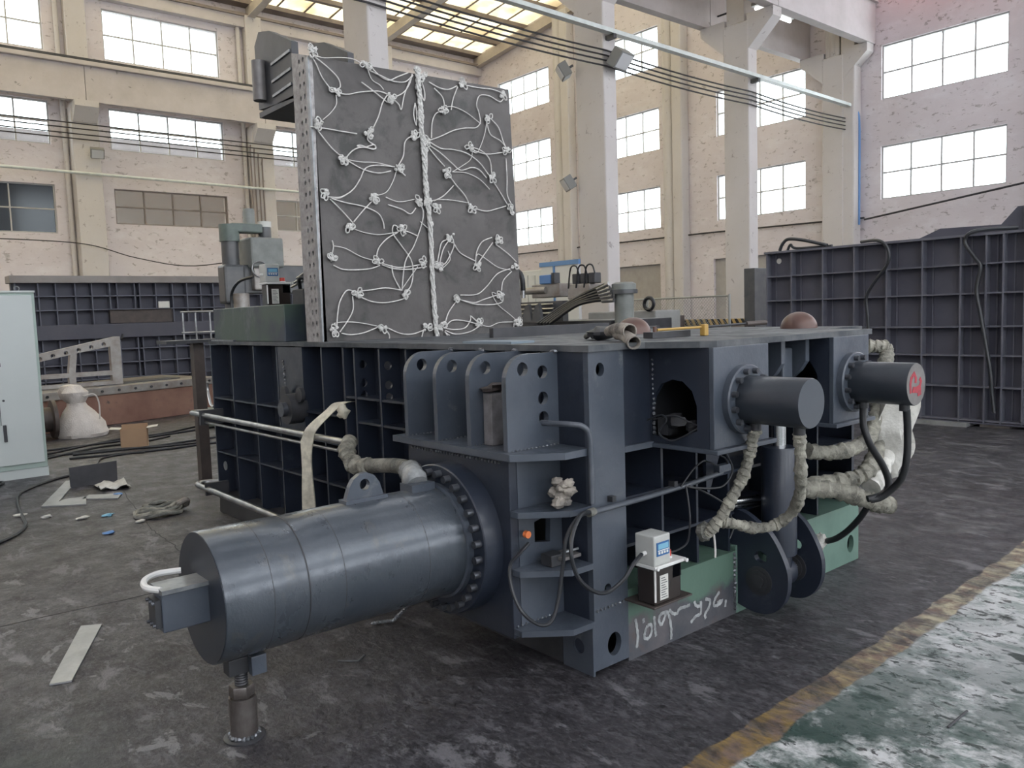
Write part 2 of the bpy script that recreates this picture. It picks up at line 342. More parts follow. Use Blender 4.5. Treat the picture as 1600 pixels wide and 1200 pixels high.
def spline(pts, k=6):
    P = [Vector(p) for p in pts]; out = []
    for i in range(len(P) - 1):
        p0 = P[max(i - 1, 0)]; p1 = P[i]; p2 = P[i + 1]; p3 = P[min(i + 2, len(P) - 1)]
        for j in range(k):
            t = j / k; out.append(.5 * ((2 * p1) + (p2 - p0) * t + (2 * p0 - 5 * p1 + 4 * p2 - p3) * t * t + (3 * p1 - p0 - 3 * p2 + p3) * t ** 3))
    out.append(P[-1]); return out
def copy_at(o, off, parent=None, group=None, label=None):
    c = o.copy(); C.objects.link(c); c.location = o.location + Vector(off); WL[c.name] = WL[o.name] + Vector(off)
    if parent is not None: c.parent = parent
    if label: c['label'] = label
    return c
def weld(p0, p1, parent, n=None, r=.007):
    p0, p1 = Vector(p0), Vector(p1); L = (p1 - p0).length; n = n or max(3, int(L / .022)); mb = MB()
    for i in range(n): mb.blob(p0.lerp(p1, (i + .5) / n), r, (1.1, 1.1, 1.1), i, 6, .3)
    return build('weld_bead', mb, 'weld', parent)
# traced cord runs and lumps on the lid, and paint strokes, in millimetres
KNOTS=[(74,3326),(464,3303),(225,3092),(656,3117),(101,2871),(472,2860),(266,2666),(693,2649),(843,2872),(949,2857),(930,3301),(1095,3087),(1292,3307),(1679,3285),(1524,3082),(1323,2846),(1686,2860),(1108,2645),(1535,2642),(855,2430),(1009,2385),(1326,2398),(1705,2410),(1120,2181),(1571,2168),(999,1959),(1355,1968),(1725,1968),(1169,1738),(1578,1748),(1006,1524),(1365,1531),(1746,1529),(121,2425),(482,2424),(279,2216),(699,2216),(138,1996),(489,1993),(871,1990),(317,1775),(697,1771),(137,1529),(513,1537),(875,1520)]
CORDS=[[(74,3322),(141,3297),(283,3321),(376,3330),(438,3309)],[(59,3302),(100,3257),(143,3168),(204,3098)],[(83,3302),(178,3244),(255,3185),(272,3134),(235,3107)],[(492,3323),(554,3269),(640,3231),(720,3267),(813,3311)],[(489,3277),(596,3248),(695,3231),(787,3245),(842,3296)],[(484,3276),(518,3217),(571,3189),(602,3161)],[(431,3186),(525,3136),(631,3081)],[(249,3091),(321,3091),(427,3121),(558,3145),(634,3138)],[(678,3120),(760,3165),(821,3236),(842,3306)],[(678,3111),(721,3079),(737,3048),(771,3153),(822,3255),(847,3297)],[(233,3075),(233,3013),(191,2954),(128,2901)],[(634,3133),(587,3070),(548,2972),(494,2873)],[(36,2846),(155,2847),(276,2843),(375,2839)],[(80,2843),(131,2778),(187,2721),(256,2679)],[(460,2842),(463,2805),(516,2774),(492,2748),(408,2767),(375,2759),(428,2755),(505,2782),(515,2755),(407,2753),(342,2728),(292,2678)],[(286,2663),(391,2655),(520,2662),(664,2647)],[(286,2659),(410,2611),(528,2593),(629,2616)],[(664,2647),(519,2644),(431,2617),(384,2539),(317,2461),(220,2404),(139,2408)],[(693,2659),(743,2731),(753,2818),(790,2860),(843,2875)],[(697,2631),(747,2592)],[(680,2629),(648,2551),(587,2470),(519,2443)],[(855,3107),(839,3029),(865,2955),(864,3051),(855,3107)],[(922,3271),(942,3197),(933,3133),(912,3192),(910,3269)],[(1095,3087),(1032,3056),(1000,2989),(983,2879)],[(960,2858),(1069,2902),(1187,2957),(1306,2989),(1391,3000),(1436,3043),(1433,3118),(1411,3171),(1439,3241),(1538,3255),(1638,3226),(1677,3256)],[(1114,3112),(1195,3128),(1312,3102),(1441,3034)],[(987,3274),(1075,3243),(1155,3246),(1238,3285)],[(1237,3276),(1198,3188),(1171,3102)],[(1029,3236),(1094,3182),(1114,3122)],[(1321,3298),(1442,3302),(1566,3306),(1666,3293)],[(1504,3061),(1475,2962),(1433,2863),(1395,2816),(1346,2825)],[(1504,3051),(1538,2969),(1625,2931),(1674,2897)],[(1543,3084),(1616,3026),(1663,2935),(1687,2879)],[(1348,2854),(1444,2835),(1516,2775),(1534,2662)],[(1371,2828),(1493,2816),(1659,2847)],[(1358,2817),(1331,2758),(1245,2703),(1160,2654)],[(965,2850),(1065,2815),(1180,2818),(1297,2802),(1416,2747),(1511,2660)],[(964,2832),(1063,2778),(1163,2714),(1244,2675),(1341,2702),(1413,2690),(1485,2638)],[(952,2812),(1027,2747),(1093,2689)],[(1125,2637),(1191,2559),(1270,2489),(1321,2407)],[(1160,2654),(1290,2660),(1410,2623),(1506,2553)],[(1683,2801),(1683,2644),(1684,2527),(1726,2451)],[(1547,2614),(1608,2551),(1680,2448)],[(1167,2557),(1071,2476),(989,2434)],[(941,2802),(940,2676),(918,2584)],[(1008,2371),(959,2405),(989,2439),(1115,2449),(1292,2439)],[(1363,2400),(1473,2387),(1576,2412),(1667,2437)],[(1125,2163),(1043,2141),(1015,2057),(989,1982)],[(1148,2154),(1145,2107),(1070,1993),(1011,1964)],[(1101,2153),(1051,2086),(1011,1973)],[(1097,2078),(1106,2012),(1033,1946)],[(1152,2126),(1214,2062),(1344,2007)],[(1515,2190),(1413,2153),(1360,2074),(1350,1988)],[(1519,2151),(1446,2067),(1375,1998)],[(1551,2138),(1664,2071),(1754,2008)],[(1358,2045),(1384,2060),(1457,2018),(1568,1961),(1698,1942)],[(1685,1952),(1553,1912),(1447,1813),(1345,1756),(1187,1752)],[(1704,1932),(1616,1862),(1589,1783)],[(1197,1714),(1317,1693),(1418,1716),(1546,1749)],[(1186,1719),(1317,1683),(1491,1675),(1595,1693),(1603,1723)],[(1533,1759),(1495,1764),(1555,1674),(1669,1592),(1753,1533)],[(1149,1700),(1075,1626),(1036,1542)],[(1041,1523),(1107,1564),(1214,1560),(1359,1526)],[(1023,1514),(1115,1497),(1223,1507),(1281,1563),(1280,1592),(1359,1531)],[(1034,1495),(1137,1462),(1270,1476),(1371,1521)],[(1384,1521),(1458,1508),(1562,1535),(1733,1534)],[(1706,1520),(1698,1404)],[(1033,1486),(1077,1422)],[(1044,1476),(1129,1420)],[(854,2407),(885,2355),(874,2264),(795,2107),(713,1988),(681,1789)],[(859,2281),(917,2238)],[(148,2405),(227,2410),(309,2450)],[(153,2396),(232,2323),(312,2243)],[(158,2397),(265,2377),(406,2359),(508,2320),(548,2267),(558,2217)],[(481,2408),(394,2331),(318,2252)],[(310,2207),(406,2184),(521,2175),(668,2199)],[(686,2223),(633,2244),(624,2188),(691,2107),(764,2005),(776,1902),(754,1816),(707,1784)],[(719,2210),(774,2198),(824,2178)],[(663,2194),(573,2149),(506,2083),(482,2010)],[(141,2021),(161,2083),(149,2122)],[(161,2087),(247,2072),(366,2021),(469,1996)],[(152,1960),(220,1934),(320,1931),(434,1941),(510,1964)],[(521,1978),(639,1952),(750,1958),(865,1978)],[(526,1969),(616,1943),(749,1939),(899,1960)],[(601,1966),(614,1891),(674,1789)],[(674,1789),(734,1864),(818,1959)],[(292,1787),(241,1792),(187,1721),(161,1633),(152,1544)],[(285,1755),(280,1666),(240,1595),(176,1516)],[(333,1787),(426,1795),(544,1808),(663,1793)],[(331,1755),(422,1717),(539,1706),(660,1723),(728,1746)],[(158,1561),(139,1575),(209,1582),(321,1574),(487,1541)],[(185,1507),(255,1495),(358,1504),(465,1537)],[(551,1529),(647,1488),(748,1479),(864,1508)],[(528,1516),(554,1482),(559,1445)],[(846,1499),(823,1433)],[(578,2433),(685,2408),(820,2435)],[(597,2384),(704,2358),(775,2329),(828,2374)]]
SPINE=[(881,3337),(890,3206),(898,3048),(897,2923),(911,2763),(913,2583),(922,2439),(939,2221),(939,1899),(948,1620),(961,1432)]
SCRIB=[[(268,186),(277,149),(283,96),(274,47)],[(352,131),(336,112),(330,79),(361,70),(382,99),(378,128),(352,131)],[(400,163),(404,120),(408,84),(412,62)],[(494,159),(452,160),(435,139),(450,107),(472,129),(494,159),(515,118),(524,62),(523,15)],[(511,165),(537,140),(570,131),(587,148),(632,147),(671,147)],[(706,157),(717,132),(751,119),(758,143),(756,81),(715,77),(675,55)],[(793,145),(834,127),(822,93),(791,68),(797,44)],[(914,152),(876,124),(864,93),(906,86),(937,100),(894,100)],[(968,96),(961,60)],[(323,174),(327,152)]]
REDS=[[(1557,1232),(1544,1195),(1550,1153)],[(1562,1231),(1585,1248),(1604,1222),(1600,1199)],[(1647,1219),(1662,1203),(1648,1178),(1610,1169),(1573,1172)],[(1568,1164),(1620,1159),(1658,1167),(1659,1145),(1625,1142)]]

# ================================================================== the building
fl = MB().box(-16, 24, -14, 30, -.2, 0); build('floor', fl, 'floor', kind='structure')

jn = bpy.data.objects['floor']; WL['floor'] = Vector(jn.location)
for a, b in (((-.35, 6.1), (-.62, 4.2)), ((-.62, 4.2), (-.66, 3.4)), ((-.66, 3.4), (-1.0, 1.9)), ((-3.4, 2.75), (-.9, 2.62)), ((.62, -1.9), (4.2, -1.75))):
    L_ = 14; pts = [Vector((a[0] + (b[0] - a[0]) * k / L_ + random.uniform(-.012, .012), a[1] + (b[1] - a[1]) * k / L_ + random.uniform(-.012, .012), .0008)) for k in range(L_ + 1)]
    mbj = MB()
    for q0, q1 in zip(pts[:-1], pts[1:]): mbj.bar(q0, q1, .008, .0012)
    build('floor_crack', mbj, 'black', jn)

def wall_grid(name, axis, c0, c1, us, zs, openings, m='wall'):
    """wall with rectangular openings, split on a grid; axis 'x': constant X slab c0..c1 along Y; axis 'y': constant Y slab along X"""
    U = sorted(set(us) | {u for o in openings for u in o[:2]}); Z = sorted(set(zs) | {z for o in openings for z in o[2:]})
    mb = MB()
    for i in range(len(U) - 1):
        run = None
        for j in range(len(Z) - 1):
            um, zm = (U[i] + U[i + 1]) / 2, (Z[j] + Z[j + 1]) / 2
            hole = any(o[0] < um < o[1] and o[2] < zm < o[3] for o in openings)
            if not hole and run is None: run = Z[j]
            if (hole or j == len(Z) - 2) and run is not None:
                top = Z[j] if hole else Z[j + 1]
                if axis == 'x': mb.box(c0, c1, U[i], U[i + 1], run, top)
                else: mb.box(U[i], U[i + 1], c0, c1, run, top)
                run = None
    return build(name, mb, m, kind='structure')
winno = [0]
def window(axis, c, u0, u1, z0, z1, nu, nz, gl='glass', fm='frame', thick=.045):
    """steel window: outer frame, mullions, one pane object per light"""
    winno[0] += 1
    P = (lambda u, z, d=0: (c + d, u, z)) if axis == 'x' else (lambda u, z, d=0: (u, c + d, z))
    e = empty('window_%d' % winno[0], P((u0 + u1) / 2, z0), kind='structure')
    def bx(mb, a0, a1, b0, b1, t): 
        return mb.box(c - t, c + t, a0, a1, b0, b1) if axis == 'x' else mb.box(a0, a1, c - t, c + t, b0, b1)
    f = MB(); T = thick
    bx(f, u0, u1, z0, z0 + T, .05); bx(f, u0, u1, z1 - T, z1, .05); bx(f, u0, u0 + T, z0 + T, z1 - T, .05); bx(f, u1 - T, u1, z0 + T, z1 - T, .05)
    build('window_frame', f, fm, e)
    zz = [z0 + (z1 - z0) * k / nz for k in range(nz + 1)] if isinstance(nz, int) else nz
    for k in range(1, nu): 
        u = u0 + (u1 - u0) * k / nu; build('mullion', bx(MB(), u - T / 2, u + T / 2, z0 + T, z1 - T, .04), fm, e)
    for z in zz[1:-1]: build('transom', bx(MB(), u0 + T, u1 - T, z - T / 2, z + T / 2, .035), fm, e)
    for k in range(nu):
        for q in range(len(zz) - 1):
            a0, a1 = u0 + (u1 - u0) * k / nu, u0 + (u1 - u0) * (k + 1) / nu
            build('pane', bx(MB(), a0 + T * .4, a1 - T * .4, zz[q] + T * .4, zz[q + 1] - T * .4, .004), gl, e)
    return e
# end wall (constant X): bays of 6 m, three rows of windows
YB = [5.98, 11.93, 18.0, 24.07]; ZR = [(4.70, 6.30), (7.67, 9.27), (10.75, 12.3)]
ops = []
for y in YB:
    for z0, z1 in ZR: ops.append((y, y + 3.46, z0, z1))
for y in (.1, -5.9, -11.8):  # unseen bays past the right edge, openings added for their light
    for z0, z1 in ZR: ops.append((y, y + 3.46, z0, z1))
ops.append((18.04, 20.27, 0, 3.34)); ops.append((13.0, 15.57, 0, 3.34))
wall_grid('wall_end', 'x', 22.5, 22.9, [-13, 29.4], [0, 15.8], ops)
for y in YB:
    for z0, z1 in ZR:
        if y == 5.98 and z0 > 10: continue
        window('x', 22.62, y, y + 3.46, z0, z1, 4, 2)
door1 = build('door_1', MB().box(22.62, 22.68, 18.04, 20.27, 0, 3.34), 'greydoor', kind='structure')
door2 = build('door_2', MB().box(22.62, 22.68, 13.0, 15.57, 0, 3.34), 'greydoor', kind='structure')
# left wall (constant Y), windows along X
XB = [-6.0, -.15, 5.81, 11.77, 17.7]
ops = []
for x in XB:
    for z0, z1 in ((4.85 if x < 0 else 5.26, 6.5), (7.84, 9.3), (10.96, 12.7)):
        if z0 < 10 or x < 11: ops.append((x, x + 4.08, z0, z1))
wall_grid('wall_left', 'y', 29.0, 29.4, [-14, 22.9], [0, 14.1], ops)
for x in XB[1:4]:
    if x < 11: window('y', 29.12, x, x + 4.08, 10.96, 12.7, 4, 2)
    window('y', 29.12, x, x + 4.08, 7.84, 9.3, 4, [7.84, 8.62, 9.3])
    if x < 0: window('y', 29.12, x, x + 4.08, 4.85, 6.5, 3, 2, 'glass_d')
    elif x < 11: window('y', 29.12, x, x + 4.08, 5.26, 6.5, 4, 2, 'glass_f', 'purlin')
    else: window('y', 29.12, x, x + 4.08, 5.26, 6.5, 4, 2, 'glass_f')
# neighbouring building seen low through the left wall windows
nb = MB().box(-20, 26, 32.5, 34, 0, 9.0); build('neighbour_building', nb, 'outside', label='grey brown neighbouring wall showing behind the lower panes of the left windows', cat='building')
# near hall, unseen: walls and roof whose openings are sized to shape the light
wall_grid('wall_right', 'y', -13.4, -13.0, [-16, 22.9], [0, 13.5], [(x, x + 4.6, z0, z1) for x in (-15, -9, -3, 3, 9, 15) for z0, z1 in ((2.5, 5.4), (8.6, 12.0))])
wall_grid('wall_near', 'x', -16.4, -16.0, [-13.4, 29.4], [0, 15], [(20, 26, 9.5, 12.5)])
rf = MB()
for y0, y1 in ((-13.4, -6.6), (-6.0, .9), (1.3, 7.0), (7.6, 10.4)): rf.box(-16.4, 22.9, y0, y1, 15.2, 15.4)
for x0 in (-16, -10, -4, 2, 8, 14, 20): rf.box(x0, x0 + .35, -13.4, 10.4, 14.6, 15.2)
build('ceiling', rf, 'beam', kind='structure')

# far hall roof: pitched, eave on the left wall, ridge at Y = 19.7
def zr(y): return 13.42 + (29.0 - y) * .105 if y > 19.7 else 13.42 + 9.3 * .105 - (19.7 - y) * .105
e = empty('roof', (13, 19.7, 14.4), kind='structure'); e.name = 'ceiling_far_hall'; WL[e.name] = WL['roof'] if 'roof' in WL else Vector((13, 19.7, 14.4))
def pitched(name, m, x0, x1, y0, y1, a, b, parent=e):
    return build(name, MB().hexa([(x0, y0, zr(y0) + a), (x1, y0, zr(y0) + a), (x1, y1, zr(y1) + a), (x0, y1, zr(y1) + a), (x0, y0, zr(y0) + b), (x1, y0, zr(y0) + b), (x1, y1, zr(y1) + b), (x0, y1, zr(y1) + b)]), m, parent)
for x in (-.5, 5.3, 11.1, 16.9, 22.3):
    for y0, y1 in ((19.7, 28.98), (10.4, 19.7)):
        r = pitched('rafter', 'paintsteel', x - .05, x + .05, y0, y1, -.1, .34)
        pitched('rafter_flange', 'paintsteel', x - .15, x + .15, y0, y1, -.13, -.1, r)
ys = [28.95, 27.3, 25.4, 23.5, 21.6, 19.7, 17.8, 15.9, 14.0, 12.1, 10.45]
for i, y in enumerate(ys):
    pitched('purlin', 'purlin', -6, 22.5, y - .13 if i else y - .35, y + .05, .36, .52)
for i in range(len(ys) - 1):
    x = 22.5; k = 0
    while x > 5:
        x1 = x - 1.14
        z = .56 + (.02 if k % 2 else 0)
        pitched('roof_sheet', 'skyroof', x1 - .04, x, ys[i + 1], ys[i], z, z + .01)
        pitched('sheet_seam', 'purlin', x1 - .03, x1 + .03, ys[i + 1], ys[i], .53, .56) if i < 6 else None
        x = x1; k += 1
pitched('roof_cover', 'skyroof', -16, 5.1, 10.4, 29, .58, .62)
# eave beam of the left wall
build('trim_1', MB().box(-14, 22.5, 28.7, 29.0, 12.95, 13.35), 'beam', kind='structure')
build('trim_2', MB().box(-14, 22.5, 28.62, 29.0, 13.35, 13.45), 'purlin', kind='structure')

# pilasters on left wall (with crane corbels) and end wall
for i, x in enumerate((-1.55, 4.45, 10.75, 16.7)):
    p = empty('pilaster', (x + .45, 28.6, 0), kind='structure', label=None)
    build('shaft', MB().box(x, x + .85, 28.35, 29.0, 0, 9.1), 'colm', p, bevel=.03)
    build('upper_shaft', MB().box(x + .1, x + .75, 28.6, 29.0, 10.6, 13.4), 'colm', p, bevel=.03)
    build('corbel', plate([(29.0, 8.3), (28.3, 8.55), (27.9, 9.0), (27.9, 9.2), (29.0, 9.2)], [], 'x', x + .05, .75), 'colm', p)
    build('downpipe', MB().cyl((x - .12, 28.85, 0), (x - .12, 28.85, 13), .08, 10), 'colm', p)
g = empty('trim_3', (4, 28.1, 9.2), kind='structure')
xs = [-14, -1.1, 4.9, 11.2, 17.1, 22.5]
for i in range(5):
    build('girder_web', MB().box(xs[i] + .01, xs[i + 1] - .01, 28.05, 28.25, 9.2, 10.35), 'beam', g)
build('girder_flange', MB().box(-14, 22.5, 27.9, 28.4, 10.35, 10.5), 'beam', g, bevel=.02)
build('crane_rail', MB().box(-14, 22.5, 28.1, 28.2, 10.5, 10.64), 'dark', g)
for y in (22.46, 16.6, 10.05):
    p = build('pilaster', MB().box(22.05, 22.5, y, y + .45, 0, 14.2), 'colm', kind='structure', bevel=.05)
    build('pilaster', MB().cyl((22.3, y + .72, 0), (22.3, y + .72, 14.0), .26, 16), 'colm', kind='structure')
build('pilaster', MB().cyl((22.3, 4.9, 0), (22.3, 4.9, 14.0), .2, 16), 'colm', kind='structure')
# middle row of crane columns
def column(x, d):
    e = empty('crane_column', (x + .21, 10.4 + d / 2, 0), kind='structure')
    build('column_shaft', MB().box(x, x + .42, 10.4, 10.4 + d, 0, 9.2), 'colm', e, bevel=.035)
    build('column_head', MB().box(x + .03, x + .39, 10.55, 10.4 + d - .1, 9.2, 14.4), 'colm', e, bevel=.02)
    yb = 10.4 + d
    build('corbel', plate([(10.45, 8.42), (9.66, 9.12), (9.66, 9.36), (10.45, 9.36)], [], 'x', x + .01, .40), 'colm', e)
    build('corbel', plate([(yb - .05, 8.42), (yb + .75, 9.12), (yb + .75, 9.36), (yb - .05, 9.36)], [], 'x', x + .01, .40), 'colm', e)
    return e
for x, d in ((5.28, .87), (11.32, .9), (16.97, .8), (22.03, .7)): column(x, d)
for y0, y1, nm in ((9.62, 10.0, 'near'), (11.75, 12.1, 'far')):
    e = empty('trim_4' if nm == 'near' else 'trim_5', (8, y0, 9.36), kind='structure')
    xs = [-14, -.5, 5.5, 11.53, 17.18, 22.5]
    for i in range(5):
        build('girder_web', MB().box(xs[i] + .012, xs[i + 1] - .012, y0, y1 - .1, 9.36, 10.55), 'beam', e)
    build('girder_flange', MB().box(-14, 22.5, y0 - .1, y1, 10.55, 10.72), 'beam', e)
    build('crane_rail', MB().box(-14, 22.5, y0 + .1, y0 + .18, 10.72, 10.85), 'dark', e)
# red crane beam end peeping in at the top right
cr = empty('crane_bridge', (21.0, 4, 10.72), 'red overhead crane beam crossing the hall above the near girder at top right', 'crane')
build('bridge_beam', MB().box(20.6, 21.0, -8, 9.4, 10.95, 11.5), 'red', cr)
build('bridge_beam', MB().box(21.5, 21.8, -8, 9.4, 10.95, 11.5), 'red', cr)
build('end_carriage', MB().box(20.3, 22.1, 9.55, 9.95, 10.86, 11.25), 'yellow', cr)
# cable tray and overhead feeder cables along the column row
tr = empty('cable_tray', (8, 10.2, 7.7), 'long pale channel running along the faces of the middle columns', 'cable tray')
for a, b, z0, z1 in ((-12, 5.3, 7.92, 7.83), (5.3, 11.5, 7.83, 7.76), (11.5, 17.15, 7.76, 7.69), (17.15, 22.45, 7.69, 7.61)):
    build('channel', MB().bar((a, 10.22, z0), (b, 10.22, z1), .16, .09), 'tray', tr)
    build('bracket', MB().box(b - .1, b, 10.15, 10.395, z1 - .14, z1 - .04), 'dark', tr)
for k, z in enumerate((7.40, 7.29, 7.18, 7.06)):
    for s_, (a, b) in enumerate(((-12, 5.3), (5.3, 11.35), (11.35, 17.0), (17.0, 22.05))):
        p = [(a + (b - a) * q / 10, 10.34, z + .12 - .012 * (a + (b - a) * q / 10) - .10 * 4 * (q / 10) * (1 - q / 10) * (.6 if s_ else 1)) for q in range(11)]
        nm = ('beyond the plate', 'left of the middle column', 'between the two tall columns', 'ending at the end wall')[s_]
        build('feeder_cable', MB().tube(p, .019, 6), 'wire', label='black feeder cable strung %s, %s of four' % (nm, ('topmost', 'second', 'third', 'lowest')[k]), cat='cable', group='feeder cables between the columns')
for z, i in ((8.46, 0), (8.29, 1), (8.11, 2), (7.95, 3)):
    build('wall_conduit', MB().tube([(-8, 28.2, z + .02), (22, 28.2, z - .02)], .022, 6), 'wire', label='thin conduit along the left wall below the upper windows, %s of four' % ('topmost', 'second', 'third', 'lowest')[i], cat='conduit', group='wall conduits')
for x in (10.6, 10.74, 10.9, 11.05):
    build('wall_conduit', MB().tube([(x, 28.2, 8.4 - (x - 10.6)), (x, 28.25, 8.2 - (x - 10.6)), (x, 28.25, 0)], .03, 6), 'purlin', label='vertical brown conduit dropping down the left wall behind the drill, %s of four' % {10.6: 'leftmost', 10.74: 'second from left', 10.9: 'third from left', 11.05: 'rightmost'}[x], cat='conduit', group='dropping wall conduits')
build('wall_pipe', MB().cyl((-8, 28.2, 6.96), (20, 28.2, 6.66), .05, 8), 'tray', label='pale pipe running across the left wall between window rows', cat='pipe')
build('wall_cable', MB().tube(spline([(1.8, 28.2, 4.55), (4.5, 28.2, 4.45), (6.2, 28.2, 4.0), (8.2, 28.2, 3.75), (11, 28.2, 4.2)]), .018, 5), 'wire', label='slack thin cable sagging along the lower left wall', cat='cable')
build('wall_cable', MB().tube([(22.4, 27, 4.35), (22.4, 15.7, 4.3), (22.4, 9.9, 4.2), (22.0, 9.7, 4.1), (22.0, 4, 4.75)], .03, 6), 'wire', label='dark cable running along the end wall under the lowest windows', cat='cable')
build('tray_drop_cable', MB().tube(spline([(22.85 - .6, 10.2, 7.6), (22.3, 10.1, 7.45), (22.35, 10.05, 6.9), (22.35, 10.05, 4)]), .05, 6), 'blue_trim', label='blue cable dropping from the end of the pale channel', cat='cable')
# floodlights
def flood(c, d, s, label, cat='floodlight'):
    c = Vector(c); d = Vector(d).normalized(); e = empty('floodlight', c, label, cat, 'hall floodlights')
    build('lamp_housing', MB().bar(c - d * s * .25, c + d * s * .25, s, s * .8), 'lampbody', e, bevel=.01)
    build('lamp_glass', MB().bar(c + d * s * .25, c + d * s * .28, s * .86, s * .66), 'lampglass', e)
    build('lamp_bracket', MB().bar(c - d * s * .25, c - d * s * .6, s * .12, s * .12), 'dark', e)
flood((5.1, 28.0, 7.5), (-.1, -.8, -.5), .42, 'square floodlight on the left wall pilaster below the conduits')
flood((11.5, 10.05, 7.15), (.1, -.7, -.6), .5, 'large grey floodlight hung under the pale channel on the middle column')
flood((11.2, 11.55, 7.2), (-.7, .5, -.5), .42, 'dark wedge floodlight on the back edge of the middle column, upper one')
flood((11.2, 11.5, 4.62), (-.7, .4, -.5), .4, 'dark wedge floodlight on the back edge of the middle column, lower one')
flood((22.25, 20.9, 3.95), (-.8, -.3, -.3), .45, 'small pale floodlight low on the end wall left of the fence')
tl = empty('tube_light', (17.8, 10.9, 9.2), 'white tube light under the near crane girder right of the tall column', 'lamp')
build('tube', MB().cyl((17.5, 10.5, 9.62), (19.2, 10.5, 9.62), .05, 8), 'lit', tl)  # added glow for daylight seen past the girder, no real lamp
build('tube_housing', MB().box(17.4, 19.3, 10.4, 10.6, 9.67, 9.75), 'lampbody', tl)
build('tube_hanger', MB().box(17.5, 17.54, 9.9, 11.9, 9.75, 9.79), 'dark', tl)

# ================================================================== the baler (foreground machine)
B = empty('metal_baler', (1.2, 2.2, 0), 'large navy painted scrap metal baler with raised cord-strewn lid, on the shop floor', 'baler')
def bp(name, mb, m='navy', parent=B, **k): return build(name, mb, m, parent, **k)
# body core behind the ribs
bp('press_body', MB().box(.16, 2.3, .26, 4.3, .03, 1.42), 'black')
deck_out = [(-.008, -.012), (.24, -.012), (.30, -.06), (.345, -.17), (.40, -.28), (.46, -.325), (1.86, -.325), (1.86, -.01), (2.38, -.01), (2.38, 4.44), (-.008, 4.44)]
bp('deck_plate', plate(deck_out, [], 'z', 1.427, .028), 'deck', bevel=.003)
# left long side: back skin, vertical ribs, horizontal ribs
bp('side_skin', MB().box(.14, .16, .95, 4.40, .02, 1.42))
RY = [4.415, 3.97, 3.525, 3.113, 2.712, 2.422, 2.13, 1.993, 1.70, 1.411]
for y in RY:
    if y in (1.993, 1.70):
        mb = plate([(-.0, .03), (.14, .03), (.14, 1.42), (-.0, 1.42)], [circ(.055, 1.32, .026), circ(.055, 1.205, .026), circ(.055, 1.135, .024)], 'y', y, .018)
    else: mb = MB().box(0, .14, y, y + .018, .03, 1.42)
    bp('vertical_rib', mb)
bp('end_plate', MB().box(.14, .2, 4.40, 4.435, .16, 1.42))
def hrib(y0, y1, z, t=.014):
    bp('horizontal_rib', MB().box(.004, .14, y0, y1, z, z + t))
cuts = sorted(RY)
def hseg(ys, z):
    for a, b in zip(ys[:-1], ys[1:]): hrib(a + .018, b, z)
hseg([1.411, 1.70, 1.993, 2.13], 1.108); hseg([1.411, 1.70, 1.993], .958); hseg([2.13, 2.422, 2.712], .975); hseg([3.113, 3.525, 3.97, 4.415], .972)
hseg(sorted(y for y in RY if y != 1.993), .515); hrib(.98, 1.411, .515); hrib(.98, 1.411, 1.108); hrib(.98, 1.411, .958)
hseg([2.13, 2.422, 2.712, 3.113, 3.525, 3.97, 4.415], .79)
bp('sill_beam', MB().hexa([(-.005, .2, 0), (.16, .2, 0), (.16, 4.43, 0), (-.005, 4.43, 0), (.0, .2, .16), (.16, .2, .16), (.16, 4.43, .16), (.0, 4.43, .16)]), 'dark', bevel=.004)
bp('cover_plate', MB().box(.004, .02, 2.73, 3.113, .80, 1.42), 'navy')
bp('lifting_hole_disc', MB().cyl((-.002, 4.25, .415), (.004, 4.25, .415), .038, 20), 'edge')
weld((.0, 3.02, 1.33), (.0, 2.99, 1.06), B)
# pivot boss with two ears on the cover plate
pv = bp('pivot_boss', MB().cyl((.02, 2.80, 1.0), (-.10, 2.80, 1.0), .105, 28), 'dark', bevel=.006)
build('ear', MB().cyl((-.03, 2.93, 1.10), (-.055, 2.93, 1.10), .05, 16), 'dark', pv)
build('ear', MB().cyl((-.03, 2.68, 1.10), (-.055, 2.68, 1.10), .05, 16), 'dark', pv)
build('boss_pin', MB().cyl((-.10, 2.80, 1.0), (-.135, 2.80, 1.0), .05, 16), 'bolt', pv)
# cylinder mounting: stepped shelf, four rounded fins, mounting plate
shelf = [(.0, 1.05), (-.335, 1.05), (-.335, .14), (-.15, -.002), (.0, -.002)]
bp('mount_shelf', plate(shelf, [], 'z', .985, .03), 'navy2', bevel=.003)
for z in (.738, .483, .222):
    bp('mount_shelf', plate([(.0, .19), (-.30, .19), (-.30, .14), (-.13, -.002), (.0, -.002)], [], 'z', z, .026), 'navy2', bevel=.003)
def fin(y, second):
    out = [(.14, 1.015), (-.30, 1.015), (-.30, 1.31)] + [(-.19 + .11 * math.cos(a), 1.31 + .115 * math.sin(a)) for a in [PI - k * PI / 16 for k in range(1, 8)]] + [(-.19, 1.426), (.14, 1.426)]
    hs = [circ(-.205, 1.362, .030)]
    if second: hs += [circ(-.09, 1.343, .029), circ(-.09, 1.228, .029), circ(-.09, 1.142, .029)]
    o = bp('fin', plate(out, hs, 'y', y, .028), 'navy2', bevel=.003)
    weld((-.29, y - .004, 1.016), (.0, y - .004, 1.016), B, r=.005)
for i, y in enumerate((.19, .445, .70, .955)): fin(y, i == 0)
for y in (.2, .46, .715, .97): bp('weld_bead', MB().blob((-.012, y, 1.428), .014, (1, 1.4, .7), int(y * 90), 8), 'weld')
bp('fin_backing', MB().box(.13, .16, .19, 1.0, 1.0, 1.42))
mp = bp('cylinder_mount_plate', MB().box(-.30, -.255, .19, .965, .20, .985), 'navy', bevel=.004)
